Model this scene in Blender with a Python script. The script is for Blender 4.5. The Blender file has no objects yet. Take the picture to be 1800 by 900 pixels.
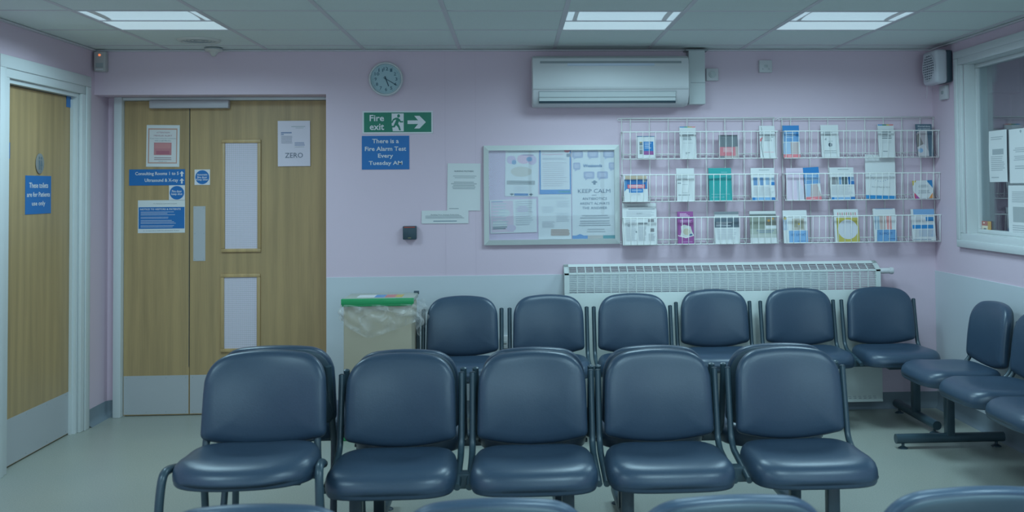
import bpy, bmesh, math, random
from mathutils import Vector, Matrix
random.seed(7)
PI = math.pi
S = bpy.context.scene
COL = S.collection

# ------------------------------------------------------------------ camera, world, exposure
EYE = 1.43
F_PX, PX, PY, YAW, PITCH, ROLL = 1762.4, 999.0, 277.3, -0.05431, 0.0298, -0.00842
_f = Vector((-math.sin(YAW)*math.cos(PITCH), math.cos(YAW)*math.cos(PITCH), math.sin(PITCH)))
_r = Vector((math.cos(YAW), math.sin(YAW), 0)); _u = _r.cross(_f)
R_ = _r*math.cos(ROLL) + _u*math.sin(ROLL); U_ = -_r*math.sin(ROLL) + _u*math.cos(ROLL)
cd = bpy.data.cameras.new('camera'); cam = bpy.data.objects.new('camera', cd); COL.objects.link(cam)
M = Matrix(((R_.x, U_.x, -_f.x, 0), (R_.y, U_.y, -_f.y, 0), (R_.z, U_.z, -_f.z, EYE), (0, 0, 0, 1)))
cam.matrix_world = M
cd.sensor_width = 36; cd.lens = F_PX/1800*36
cd.shift_x = (900-PX)/1800; cd.shift_y = (PY-450)/1800
cd.clip_start = .05
cd.dof.use_dof = True; cd.dof.focus_distance = 5.7; cd.dof.aperture_fstop = 4.5
S.camera = cam
S.view_settings.view_transform = 'Standard'; S.view_settings.look = 'None'
S.view_settings.gamma = 1; S.view_settings.use_curve_mapping = False
S.view_settings.exposure = 0.0
W = bpy.data.worlds.new('world'); S.world = W; W.use_nodes = True
W.node_tree.nodes['Background'].inputs[0].default_value = (.45, .62, .72, 1)
W.node_tree.nodes['Background'].inputs[1].default_value = 0.3

LAMP_W = 16.5          # watts of each ceiling luminaire
LAMP_COL = (.55, .86, 1.0)
DAYLIGHT_W = 58.0      # the window behind the camera

def at(x, y, ax, v):
    """the point where the line of sight through photo pixel (x, y) meets the plane axis=v"""
    d = _f + R_*((x-PX)/F_PX) - U_*((y-PY)/F_PX)
    t = ((v-EYE) if ax == 2 else v)/d[ax]
    r = d*t; r.z += EYE
    return r

# ------------------------------------------------------------------ materials
WHITE = (172, 202, 214)
def lin(c): return tuple((x/255/12.92 if x/255 <= .04045 else ((x/255+.055)/1.055)**2.4) for x in c)
def C(c, k=.86):
    a = lin(c); w = lin(WHITE)
    return tuple(min(.95, x/y*k) for x, y in zip(a, w))
_m = {}
def mat(name, c, rough=.6, metal=0, spec=.5, bump=0, bscale=60, vary=0, emit=None, raw=False, alpha=1):
    if name in _m: return _m[name]
    m = bpy.data.materials.new(name); m.use_nodes = True; nt = m.node_tree; b = nt.nodes['Principled BSDF']
    col = c if raw else C(c)
    b.inputs['Base Color'].default_value = (*col, 1)
    b.inputs['Roughness'].default_value = rough; b.inputs['Metallic'].default_value = metal
    b.inputs['Specular IOR Level'].default_value = spec
    b.inputs['Alpha'].default_value = alpha
    tc = nt.nodes.new('ShaderNodeTexCoord')
    no = nt.nodes.new('ShaderNodeTexNoise'); no.inputs['Scale'].default_value = bscale
    no.inputs['Detail'].default_value = 4
    nt.links.new(tc.outputs['Object'], no.inputs['Vector'])
    if vary:
        r = nt.nodes.new('ShaderNodeValToRGB')
        r.color_ramp.elements[0].position = .3; r.color_ramp.elements[1].position = .7
        r.color_ramp.elements[0].color = (*[x*(1-vary) for x in col], 1)
        r.color_ramp.elements[1].color = (*[min(1, x*(1+vary)) for x in col], 1)
        nt.links.new(no.outputs['Fac'], r.inputs['Fac']); nt.links.new(r.outputs[0], b.inputs['Base Color'])
    if bump:
        bp = nt.nodes.new('ShaderNodeBump'); bp.inputs['Strength'].default_value = bump; bp.inputs['Distance'].default_value = .002
        nt.links.new(no.outputs['Fac'], bp.inputs['Height']); nt.links.new(bp.outputs[0], b.inputs['Normal'])
    if emit:
        b.inputs['Emission Color'].default_value = (*emit[0], 1); b.inputs['Emission Strength'].default_value = emit[1]
    _m[name] = m
    return m
def pc(c, rough=.55):            # printed colour
    return mat('print_%d_%d_%d' % c, C(c, .74 if max(c)-min(c) > 60 else .86), rough, raw=True)

def wood_mat(name, base, dark):
    m = bpy.data.materials.new(name); m.use_nodes = True; nt = m.node_tree; b = nt.nodes['Principled BSDF']
    tc = nt.nodes.new('ShaderNodeTexCoord'); mp = nt.nodes.new('ShaderNodeMapping')
    mp.inputs['Scale'].default_value = (14, 14, .9)
    nt.links.new(tc.outputs['Object'], mp.inputs['Vector'])
    n1 = nt.nodes.new('ShaderNodeTexNoise'); n1.inputs['Scale'].default_value = 1.0; n1.inputs['Detail'].default_value = 6
    n1.inputs['Distortion'].default_value = .6
    nt.links.new(mp.outputs[0], n1.inputs['Vector'])
    w = nt.nodes.new('ShaderNodeTexWave'); w.wave_type = 'BANDS'; w.bands_direction = 'X'
    w.inputs['Scale'].default_value = .28; w.inputs['Distortion'].default_value = 5; w.inputs['Detail'].default_value = 3; w.inputs['Detail Scale'].default_value = .6
    nt.links.new(mp.outputs[0], w.inputs['Vector'])
    mp2 = nt.nodes.new('ShaderNodeMapping'); mp2.inputs['Scale'].default_value = (130, 130, 4)
    nt.links.new(tc.outputs['Object'], mp2.inputs['Vector'])
    n2 = nt.nodes.new('ShaderNodeTexNoise'); n2.inputs['Scale'].default_value = 1.0; n2.inputs['Detail'].default_value = 3
    nt.links.new(mp2.outputs[0], n2.inputs['Vector'])
    mx = nt.nodes.new('ShaderNodeMix'); mx.data_type = 'FLOAT'; mx.inputs[0].default_value = .16
    nt.links.new(n1.outputs['Fac'], mx.inputs[2]); nt.links.new(w.outputs['Fac'], mx.inputs[3])
    mx2 = nt.nodes.new('ShaderNodeMix'); mx2.data_type = 'FLOAT'; mx2.inputs[0].default_value = .3
    nt.links.new(mx.outputs[0], mx2.inputs[2]); nt.links.new(n2.outputs['Fac'], mx2.inputs[3])
    r = nt.nodes.new('ShaderNodeValToRGB'); e = r.color_ramp.elements
    e[0].position = .32; e[0].color = (*C(dark), 1); e[1].position = .62; e[1].color = (*C(base), 1)
    nt.links.new(mx2.outputs[0], r.inputs['Fac']); nt.links.new(r.outputs[0], b.inputs['Base Color'])
    b.inputs['Roughness'].default_value = .42
    return m

PINK = mat('lilac_wall_paint', (158, 166, 188), .6, bump=.15, bscale=90)
DADO = mat('pale_blue_wall_board', (146, 176, 191), .5)
CEIL = mat('ceiling_tile', (.72, .77, .74), .9, bump=.3, bscale=220, vary=.03, raw=True)
TBAR = mat('ceiling_grid_metal', (150, 172, 186), .5)
WPAINT = mat('white_gloss_paint', (152, 181, 192), .35)
SKIRT = mat('grey_vinyl_skirting', (86, 112, 127), .5)
WOOD = wood_mat('oak_veneer', (131, 129, 97), (113, 112, 85))
BEAD = wood_mat('oak_bead', (143, 140, 104), (124, 122, 92))
STEEL = mat('brushed_steel_plate', (132, 156, 168), .4, metal=.1, bump=.05, bscale=200)
BLACK = mat('black_powder_coat', (38, 64, 78), .35, spec=.6)
SHELL = mat('black_plastic', (38, 62, 76), .5)
VINYL = mat('navy_vinyl', (36, 61, 83), .36, spec=.62, bump=.12, bscale=160, vary=.05)
PAPER = mat('white_paper', (158, 186, 197), .6)
WIRE = mat('white_coated_wire', (170, 200, 208), .35)
PLASTIC = mat('white_plastic', (150, 175, 187), .38)
GREYPL = mat('grey_plastic', (112, 138, 148), .45)
ALU = mat('anodised_aluminium', (150, 180, 188), .4)
BLUE = mat('sign_blue', (20, 92, 158), .4)
GREEN = mat('sign_green', (22, 104, 88), .4)
SIGNW = mat('sign_white', (160, 186, 200), .45)
DARK = mat('dark_print', (72, 98, 112), .6)
GREYT = mat('grey_print', (118, 144, 156), .6)

def floor_mat():
    m = bpy.data.materials.new('speckled_vinyl_floor'); m.use_nodes = True; nt = m.node_tree; b = nt.nodes['Principled BSDF']
    tc = nt.nodes.new('ShaderNodeTexCoord')
    n = nt.nodes.new('ShaderNodeTexNoise'); n.inputs['Scale'].default_value = 160; n.inputs['Detail'].default_value = 2
    n3 = nt.nodes.new('ShaderNodeTexNoise'); n3.inputs['Scale'].default_value = 1.3
    nt.links.new(tc.outputs['Object'], n.inputs['Vector']); nt.links.new(tc.outputs['Object'], n3.inputs['Vector'])
    r = nt.nodes.new('ShaderNodeValToRGB'); e = r.color_ramp.elements
    e[0].position = .35; e[0].color = (*C((110, 133, 134)), 1); e[1].position = .6; e[1].color = (*C((121, 144, 146)), 1)
    nt.links.new(n.outputs['Fac'], r.inputs['Fac'])
    r2 = nt.nodes.new('ShaderNodeValToRGB'); e = r2.color_ramp.elements
    e[0].position = .3; e[0].color = (.9, .93, .93, 1); e[1].position = .7; e[1].color = (1, 1, .97, 1)
    nt.links.new(n3.outputs['Fac'], r2.inputs['Fac'])
    mx = nt.nodes.new('ShaderNodeMix'); mx.data_type = 'RGBA'; mx.blend_type = 'MULTIPLY'; mx.inputs[0].default_value = 1
    nt.links.new(r.outputs[0], mx.inputs[6]); nt.links.new(r2.outputs[0], mx.inputs[7]); nt.links.new(mx.outputs[2], b.inputs['Base Color'])
    b.inputs['Roughness'].default_value = .34
    return m
FLOORM = floor_mat()

def wired_mat():
    m = bpy.data.materials.new('wired_obscure_glass'); m.use_nodes = True; nt = m.node_tree; b = nt.nodes['Principled BSDF']
    tc = nt.nodes.new('ShaderNodeTexCoord'); sp = nt.nodes.new('ShaderNodeSeparateXYZ'); nt.links.new(tc.outputs['Object'], sp.inputs[0])
    outs = []
    for ax in ('X', 'Z'):
        a = nt.nodes.new('ShaderNodeMath'); a.operation = 'MULTIPLY'; a.inputs[1].default_value = 1/.0125
        nt.links.new(sp.outputs[ax], a.inputs[0])
        f = nt.nodes.new('ShaderNodeMath'); f.operation = 'FRACT'; nt.links.new(a.outputs[0], f.inputs[0])
        l = nt.nodes.new('ShaderNodeMath'); l.operation = 'LESS_THAN'; l.inputs[1].default_value = .12; nt.links.new(f.outputs[0], l.inputs[0])
        outs.append(l)
    mxx = nt.nodes.new('ShaderNodeMath'); mxx.operation = 'MAXIMUM'
    nt.links.new(outs[0].outputs[0], mxx.inputs[0]); nt.links.new(outs[1].outputs[0], mxx.inputs[1])
    mx = nt.nodes.new('ShaderNodeMix'); mx.data_type = 'RGBA'
    mx.inputs[6].default_value = (*C((158, 178, 200)), 1); mx.inputs[7].default_value = (*C((126, 146, 158)), 1)
    nt.links.new(mxx.outputs[0], mx.inputs[0]); nt.links.new(mx.outputs[2], b.inputs['Base Color'])
    b.inputs['Roughness'].default_value = .15
    return m
WIRED = wired_mat()
def mixglass(name, refl, tint=(.9, .97, 1), rough=0.0):
    m = bpy.data.materials.new(name); m.use_nodes = True; nt = m.node_tree
    nt.nodes.remove(nt.nodes['Principled BSDF'])
    t = nt.nodes.new('ShaderNodeBsdfTransparent'); t.inputs[0].default_value = (*tint, 1)
    g = nt.nodes.new('ShaderNodeBsdfGlossy'); g.inputs['Roughness'].default_value = rough
    mx = nt.nodes.new('ShaderNodeMixShader'); mx.inputs[0].default_value = refl
    nt.links.new(t.outputs[0], mx.inputs[1]); nt.links.new(g.outputs[0], mx.inputs[2])
    nt.links.new(mx.outputs[0], nt.nodes['Material Output'].inputs[0])
    return m
GLASS = mixglass('window_glass', .3)
CLEAR = mixglass('clear_cover', .01)
def film_mat():
    m = bpy.data.materials.new('clear_polythene'); m.use_nodes = True; nt = m.node_tree
    b = nt.nodes['Principled BSDF']; b.inputs['Base Color'].default_value = (*C((170, 198, 208)), 1)
    b.inputs['Roughness'].default_value = .22; b.inputs['Specular IOR Level'].default_value = .9
    tc = nt.nodes.new('ShaderNodeTexCoord'); n = nt.nodes.new('ShaderNodeTexNoise')
    n.inputs['Scale'].default_value = 9; n.inputs['Detail'].default_value = 5; n.inputs['Distortion'].default_value = 1.5
    nt.links.new(tc.outputs['Object'], n.inputs['Vector'])
    r = nt.nodes.new('ShaderNodeValToRGB'); e = r.color_ramp.elements
    e[0].position = .40; e[0].color = (.08, .08, .08, 1); e[1].position = .75; e[1].color = (.45, .45, .45, 1)
    nt.links.new(n.outputs['Fac'], r.inputs[0]); nt.links.new(r.outputs[0], b.inputs['Alpha'])
    bp = nt.nodes.new('ShaderNodeBump'); bp.inputs['Strength'].default_value = .8; bp.inputs['Distance'].default_value = .02
    nt.links.new(n.outputs['Fac'], bp.inputs['Height']); nt.links.new(bp.outputs[0], b.inputs['Normal'])
    return m
FILM = film_mat()

# ------------------------------------------------------------------ mesh helpers
def obj(name, bm, m, parent=None, smooth=False, angle=None):
    me = bpy.data.meshes.new(name); bm.to_mesh(me); bm.free()
    for x in (m if isinstance(m, (list, tuple)) else [m]): me.materials.append(x)
    if smooth:
        for p in me.polygons: p.use_smooth = True
        if angle:
            try: me.set_sharp_from_angle(angle=math.radians(angle))
            except Exception: pass
    o = bpy.data.objects.new(name, me); COL.objects.link(o)
    if parent: o.parent = parent
    return o
def tag(o, label, cat, group=None, kind=None):
    o['label'] = label; o['category'] = cat
    if group: o['group'] = group
    if kind: o['kind'] = kind
    return o
def empty(name, loc, rz, label, cat, group=None, kind=None):
    o = bpy.data.objects.new(name, None); COL.objects.link(o); o.empty_display_size = .1
    o.location = loc; o.rotation_euler = (0, 0, rz)
    return tag(o, label, cat, group, kind)
def box(bm, x0, x1, y0, y1, z0, z1, bev=0, mi=0, mt=None, seg=2):
    r = bmesh.ops.create_cube(bm, size=1, matrix=Matrix.Translation(((x0+x1)/2, (y0+y1)/2, (z0+z1)/2)) @ Matrix.Diagonal((abs(x1-x0), abs(y1-y0), abs(z1-z0), 1)))
    vs = r['verts']; fs = set(f for v in vs for f in v.link_faces)
    if bev:
        es = list(set(e for v in vs for e in v.link_edges))
        rr = bmesh.ops.bevel(bm, geom=es, offset=bev, segments=seg, profile=.5, affect='EDGES')
        fs = set(rr['faces']) | set(f for f in fs if f.is_valid); vs = list(set(v for f in fs for v in f.verts))
    for f in fs: f.material_index = mi
    if mt is not None: bmesh.ops.transform(bm, matrix=mt, verts=vs)
    return vs
def nb(): return bmesh.new()
def bx(*a, **k):
    bm = nb(); box(bm, *a, **k); return bm
def tube(bm, pts, r, n=8, closed=False, flat=1.0, cap=True, mi=0):
    """tube along pts; flat squashes the section across the first normal"""
    pts = [Vector(p) for p in pts]; N = len(pts); rings = []
    t0 = (pts[1]-pts[0]).normalized()
    nrm = t0.cross(Vector((0, 0, 1)))
    if nrm.length < .05: nrm = t0.cross(Vector((0, 1, 0)))
    nrm.normalize()
    for i, p in enumerate(pts):
        if closed: t = (pts[(i+1) % N]-pts[i-1]).normalized()
        elif i == 0: t = (pts[1]-pts[0]).normalized()
        elif i == N-1: t = (pts[-1]-pts[-2]).normalized()
        else: t = ((pts[i+1]-pts[i]).normalized()+(pts[i]-pts[i-1]).normalized()).normalized()
        nrm = (nrm - t*nrm.dot(t)).normalized(); b = t.cross(nrm)
        rr = r[i] if isinstance(r, (list, tuple)) else r
        rings.append([bm.verts.new(p + nrm*math.cos(2*PI*k/n)*rr*flat + b*math.sin(2*PI*k/n)*rr) for k in range(n)])
    rng = range(N if closed else N-1)
    for i in rng:
        a, b2 = rings[i], rings[(i+1) % N]
        for k in range(n):
            f = bm.faces.new((a[k], a[(k+1) % n], b2[(k+1) % n], b2[k])); f.material_index = mi
    if cap and not closed:
        bm.faces.new(rings[0][::-1]).material_index = mi; bm.faces.new(rings[-1]).material_index = mi
def arcpath(pts, rad, n=5):
    """polyline with rounded corners"""
    pts = [Vector(p) for p in pts]; out = [pts[0]]
    for i in range(1, len(pts)-1):
        a, b, c = pts[i-1], pts[i], pts[i+1]
        d1 = (a-b); d2 = (c-b); r = min(rad, d1.length*.49, d2.length*.49)
        p1 = b+d1.normalized()*r; p2 = b+d2.normalized()*r
        for k in range(n+1):
            t = k/n; out.append(p1*(1-t)**2 + b*2*t*(1-t) + p2*t*t)
    out.append(pts[-1]); return out
def cyl(bm, c, r1, h, axis='Z', r2=None, n=32, mi=0, cap=True):
    r2 = r1 if r2 is None else r2
    mt = Matrix.Translation(c)
    if axis == 'Y': mt = mt @ Matrix.Rotation(PI/2, 4, 'X')
    if axis == 'X': mt = mt @ Matrix.Rotation(PI/2, 4, 'Y')
    r = bmesh.ops.create_cone(bm, cap_ends=cap, segments=n, radius1=r1, radius2=r2, depth=h, matrix=mt)
    for f in set(f for v in r['verts'] for f in v.link_faces): f.material_index = mi
    return r['verts']
def lathe(bm, prof, c, axis='Z', n=40, mi=0):
    rings = []
    for (r, h) in prof:
        ring = []
        for k in range(n):
            a = 2*PI*k/n; x, y = r*math.cos(a), r*math.sin(a)
            v = Vector((x, y, h)) if axis == 'Z' else (Vector((x, -h, y)) if axis == 'Y' else Vector((h, x, y)))
            ring.append(bm.verts.new(v+Vector(c)))
        rings.append(ring)
    for i in range(len(rings)-1):
        for k in range(n):
            f = bm.faces.new((rings[i][k], rings[i][(k+1) % n], rings[i+1][(k+1) % n], rings[i+1][k])); f.material_index = mi
    for rg in (rings[0], rings[-1]):
        try: bm.faces.new(rg).material_index = mi
        except Exception: pass
    bmesh.ops.recalc_face_normals(bm, faces=bm.faces)
def pillow(outline, prof, fn=None, soft=None):
    """outline: list of (a,b) around the origin; prof: list of (scale, h). Returns bmesh with rings in (a, b, h)"""
    bm = nb(); rings = []
    for (s, h) in prof:
        if s <= 0: rings.append([bm.verts.new((0, 0, h))])
        elif not soft or s > .97: rings.append([bm.verts.new((a*s, b*s, h)) for a, b in outline])
        else:
            ring = []; t = min(1, (1-s)*1.6)
            for a, b in outline:
                d = math.hypot(a, b); e = 1/((abs(a/d)/soft[0])**2.4+(abs(b/d)/soft[1])**2.4)**(1/2.4)
                k = (d*(1-t)+min(d, e)*t)/d*s; ring.append(bm.verts.new((a*k, b*k, h)))
            rings.append(ring)
    N = len(outline)
    for i in range(len(rings)-1):
        a, b = rings[i], rings[i+1]
        for k in range(N):
            k2 = (k+1) % N
            if len(a) == 1: bm.faces.new((a[0], b[k], b[k2]))
            elif len(b) == 1: bm.faces.new((a[k], a[k2], b[0]))
            else: bm.faces.new((a[k], a[k2], b[k2], b[k]))
    if fn:
        for v in bm.verts: v.co = fn(v.co)
    bmesh.ops.recalc_face_normals(bm, faces=bm.faces)
    return bm
def supere(a, b, nn_top, nn_bot, N=72):
    out = []
    for k in range(N):
        t = 2*PI*k/N; c, s = math.cos(t), math.sin(t)
        n = nn_top if s > 0 else nn_bot
        out.append((a*math.copysign(abs(c)**(2/n), c), b*math.copysign(abs(s)**(2/n), s)))
    return out

# ------------------------------------------------------------------ flat printed things
def poly3(bm, pts, y, mi=0):
    f = bm.faces.new([bm.verts.new((x, y, z)) for x, z in pts]); f.material_index = mi
    f.normal_update()
    if f.normal.y > 0: f.normal_flip()
def text_mesh(body, bold=False):
    cu = bpy.data.curves.new('t', 'FONT'); cu.body = body; cu.size = 1; cu.align_x = 'CENTER'
    cu.resolution_u = 2
    if bold: cu.offset = .018
    o = bpy.data.objects.new('t', cu); COL.objects.link(o)
    bpy.context.view_layer.update()
    dg = bpy.context.evaluated_depsgraph_get()
    me = bpy.data.meshes.new_from_object(o.evaluated_get(dg))
    bpy.data.objects.remove(o); bpy.data.curves.remove(cu)
    return me
def lettering(body, cx, cz, w, h, y, m, parent, bold=False, name='lettering', shear=0):
    """text fitted to a w x h box centred on (cx, cz), lying on the plane y of the parent, facing -y"""
    me = text_mesh(body, bold)
    xs = [v.co.x for v in me.vertices]; ys = [v.co.y for v in me.vertices]
    x0, x1, y0, y1 = min(xs), max(xs), min(ys), max(ys)
    sx = w/(x1-x0); sy = (h/(y1-y0)) if h else sx
    for v in me.vertices:
        v.co = Vector((cx+(v.co.x-(x0+x1)/2)*sx, y, cz+(v.co.y-(y0+y1)/2)*sy))
    me.materials.append(m); me.name = name
    o = bpy.data.objects.new(name, me); COL.objects.link(o); o.parent = parent
    return o
def lines(u0, u1, v0, v1, n, col=(128, 154, 166), th=.45, rag=.25, seed=None, centre=False):
    rnd = random.Random(seed if seed is not None else int(v0*1000+u0*77+n))
    out = []
    dv = (v1-v0)/max(1, n)
    for k in range(n):
        L = (u1-u0)*(1-rag*rnd.random())
        a = u0 if not centre else (u0+u1)/2-L/2
        out.append(('r', a, v0+k*dv, a+L, v0+k*dv+dv*th, col))
    return out
def sheet(name, label, cat, loc, rz, Wd, Hd, base=PAPER, prints=(), texts=(), th=.0015, group=None, parent=None, curl=0, tilt=0, lean=0, body=None):
    """flat thing of Wd x Hd facing local -y, origin bottom centre. prints in fractions of the sheet, v down"""
    bm = nb(); nx, nz = (8, 8) if curl else (1, 1)
    box(bm, -Wd/2, Wd/2, 0, th, 0, Hd)
    if curl:
        bmesh.ops.subdivide_edges(bm, edges=[e for e in bm.edges if abs(e.verts[0].co.y-e.verts[1].co.y) < 1e-6], cuts=7, use_grid_fill=True)
    def bend(v):
        if curl: v.y += curl*math.sin(v.x/Wd*5+1)*math.sin(v.z/Hd*3.2) - abs(curl)
        return v
    for v in bm.verts: v.co = bend(v.co)
    o = obj(name, bm, base)
    o.location = loc; o.rotation_euler = (lean, 0, rz)
    if tilt:
        o.rotation_euler = (Matrix.Rotation(rz, 4, 'Z') @ Matrix.Rotation(lean, 4, 'X') @ Matrix.Rotation(tilt, 4, 'Y')).to_euler()
    if cat: tag(o, label, cat, group)
    if parent: o.parent = parent
    if prints:
        bm = nb(); mats = []
        for k, it in enumerate(prints):
            col = it[-1]; m = col if not isinstance(col, tuple) else pc(col)
            if m not in mats: mats.append(m)
            mi = mats.index(m); y = -.0005-.00004*k - (abs(curl)*2 if curl else 0)*0
            P = lambda u, v: (-Wd/2+u*Wd, Hd-v*Hd)
            if it[0] == 'r': pts = [P(it[1], it[2]), P(it[3], it[2]), P(it[3], it[4]), P(it[1], it[4])]
            elif it[0] == 'p': pts = [P(u, v) for u, v in it[1]]
            elif it[0] == 'c':
                cx, cz = P(it[1], it[2]); rx, rzz = it[3]*Wd, it[4]*Hd
                pts = [(cx+rx*math.cos(2*PI*i/36), cz+rzz*math.sin(2*PI*i/36)) for i in range(36)]
            poly3(bm, pts, y, mi)
        if curl:
            bmesh.ops.subdivide_edges(bm, edges=[e for e in bm.edges if e.calc_length() > Wd*.15], cuts=4, use_grid_fill=True)
        for v in bm.verts: v.co = bend(v.co)
        obj('printing', bm, mats, o)
    for t in texts:
        body_, u, v, w, h, col = t[:6]; b = t[6] if len(t) > 6 else False
        m = col if not isinstance(col, tuple) else pc(col)
        lo = lettering(body_, -Wd/2+u*Wd, Hd-v*Hd, w*Wd, h*Hd, -.0005-.00004*len(prints)-.0004, m, o, b)
        if curl:
            for vv in lo.data.vertices: vv.co = bend(vv.co)
    return o
def rect(x0, y0, x1, y1, Y):
    a, b = at(x0, y0, 1, Y), at(x1, y1, 1, Y)
    return Vector(((a.x+b.x)/2, Y, b.z)), b.x-a.x, a.z-b.z
def ysheet(name, label, cat, px, Y, **k):
    loc, w, h = rect(*px, Y)
    return sheet(name, label, cat, loc, 0, w, h, **k)

# ------------------------------------------------------------------ the room
XL, XR, YB, YF, HC = -2.60, 2.72, 6.365, -2.6, 2.311
RX = -1.177; RY = 6.60; SOF = 2.03      # door recess
GX0, GY0 = -2.138, 4.967                # ceiling grid origin
def struct(name, bm, m, label, cat, **k):
    return tag(obj(name, bm, m, **k), label, cat, kind='structure')

struct('floor', bx(XL-.1, XR+2.6, YF-.1, RY+.1, -.05, 0), FLOORM, 'pale grey-green speckled vinyl floor of the waiting room', 'floor')
# back wall with recess for the double doors
bm = nb()
box(bm, RX, XR+.1, YB, RY+.1, 0, HC+.05); box(bm, XL-.1, RX, YB, RY+.1, SOF, HC+.05)
box(bm, XL-.1, -2.555, 6.585, RY+.1, 0, SOF)
struct('wall_back', bm, PINK, 'lilac painted back wall with the noticeboard, racks and door recess', 'wall')
# left wall around toilet door opening
DY0, DY1, DH = 5.27, 6.155, 2.03
bm = nb()
box(bm, XL-.12, XL, YF, DY0, 0, HC+.05); box(bm, XL-.12, XL, DY1, RY, 0, HC+.05); box(bm, XL-.12, XL, DY0, DY1, DH, HC+.05)
struct('wall_left', bm, PINK, 'lilac side wall on the left holding the toilet door', 'wall')
# right wall around the reception window
WY0, WY1, WZ0, WZ1 = 3.9, 5.91, 1.125, 2.165
bm = nb()
box(bm, XR, XR+.14, YF, WY0, 0, HC+.05); box(bm, XR, XR+.14, WY1, RY, 0, HC+.05)
box(bm, XR, XR+.14, WY0, WY1, 0, WZ0); box(bm, XR, XR+.14, WY0, WY1, WZ1, HC+.05)
struct('wall_right', bm, PINK, 'lilac side wall on the right around the reception window', 'wall')
# front wall behind the camera, with a big window opening
bm = nb()
box(bm, XL-.1, -.9, YF-.1, YF, 0, HC+.05); box(bm, 2.5, XR+2.6, YF-.1, YF, 0, HC+.05)
box(bm, -.9, 2.5, YF-.1, YF, 0, .95); box(bm, -.9, 2.5, YF-.1, YF, 2.15, HC+.05)
struct('wall_front', bm, PINK, 'lilac wall behind the viewer with the daylight window', 'wall')

# luminaire cells (grid i, j)
CELLS = [(0, 0), (4, 0), (6, 0), (0, -5), (4, -5), (6, -5), (0, -9), (4, -9), (6, -9)]
def cell(i, j): return (GX0+.6*i, GX0+.6*i+.6, GY0+.6*j, GY0+.6*j+.6)
bm = nb()
xs = [XL-.05] + [GX0+.6*i for i in range(0, 9) if GX0+.6*i < XR] + [XR+.05]
ys = [YF-.05] + [GY0+.6*j for j in range(-12, 3) if YF < GY0+.6*j < YB] + [YB+.05]
for a in range(len(xs)-1):
    for b in range(len(ys)-1):
        i = round((xs[a]-GX0)/.6); j = round((ys[b]-GY0)/.6)
        if a > 0 and b > 0 and (i, j) in CELLS: continue
        if a == len(xs)-2 or True:
            box(bm, xs[a], xs[a+1], ys[b], ys[b+1], HC, HC+.02)
struct('ceiling', bm, CEIL, 'suspended ceiling of pale square mineral tiles', 'ceiling')
bm = nb()
for x in xs[1:-1]: box(bm, x-.012, x+.012, YF, YB, HC-.0025, HC-.0002)
for y in ys[1:-1]:
    for a in range(len(xs)-1): box(bm, max(xs[a], XL)+.012, min(xs[a+1], XR)-.012, y-.010, y+.010, HC-.0022, HC-.0002)
struct('trim_1', bm, TBAR, 'thin metal grid bars between the ceiling tiles', 'ceiling grid')
bm = nb()
box(bm, XL, XR, YB-.022, YB, HC-.012, HC-.003); box(bm, XL, XL+.022, YF, YB-.022, HC-.012, HC-.003); box(bm, XR-.022, XR, YF, YB-.022, HC-.012, HC-.003)
struct('trim_2', bm, TBAR, 'metal angle trim round the edge of the ceiling', 'ceiling trim')

# skirting: coved vinyl (profile swept)
def skirt(name, pts, label):
    bm = nb(); prof = [(0, 0), (.035, 0), (.022, .006), (.010, .018), (.005, .04), (.004, .10), (0, .10)]
    pts = [Vector((*p, 0)) for p in pts]; rings = []
    for i, p in enumerate(pts):
        if i == 0: d = (pts[1]-p).normalized(); nn = Vector((d.y, -d.x, 0))
        elif i == len(pts)-1: d = (p-pts[-2]).normalized(); nn = Vector((d.y, -d.x, 0))
        else:
            d1 = (p-pts[i-1]).normalized(); d2 = (pts[i+1]-p).normalized()
            n1 = Vector((d1.y, -d1.x, 0)); n2 = Vector((d2.y, -d2.x, 0)); nn = (n1+n2); nn = nn*(1/max(.3, nn.dot(n1)))
        rings.append([bm.verts.new(p+nn*a+Vector((0, 0, b))) for a, b in prof])
    for a, b in zip(rings, rings[1:]):
        for k in range(len(prof)-1): bm.faces.new((a[k], b[k], b[k+1], a[k+1]))
    bmesh.ops.recalc_face_normals(bm, faces=bm.faces)
    return struct(name, bm, SKIRT, label, 'skirting', smooth=True, angle=50)
skirt('baseboard_left', [(XL, 6.275), (XL, 6.56), (-2.575, 6.585), (-2.54, 6.585)], 'grey coved vinyl skirting in the corner left of the double doors')
skirt('baseboard_back', [(RX, YB), (XR, YB)], 'grey coved vinyl skirting along the back wall under the radiator')
skirt('baseboard_right', [(XR, YB), (XR, YF)], 'grey coved vinyl skirting along the right wall behind the seats')

# pale dado boards
struct('trim_3', bx(RX+.002, 2.0, YB-.006, YB, .10, .881, bev=.001), DADO, 'pale blue wall board behind the bin and seats', 'wall board')
struct('trim_4', bx(XR-.006, XR, 2.0, YB, .10, .875, bev=.001), DADO, 'pale blue wall board along the right wall', 'wall board')

def screw(parent, x, z, y):
    bm = nb(); cyl(bm, (x, y, z), .0035, .0015, 'Y', n=10); return obj('screw', bm, GREYT, parent)
for n_, (px, lab) in enumerate(((783, 'faint vertical joint in the back wall above the small landscape notice'), (836, 'faint vertical joint in the back wall just left of the noticeboard'))):
    jx = at(px, 300, 1, YB).x
    struct('trim_%d' % (7+n_), bx(jx-.0018, jx+.0018, YB-.0008, YB, .882, HC-.013), mat('joint_lilac', (154, 161, 183), .6), lab, 'wall joint')
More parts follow.
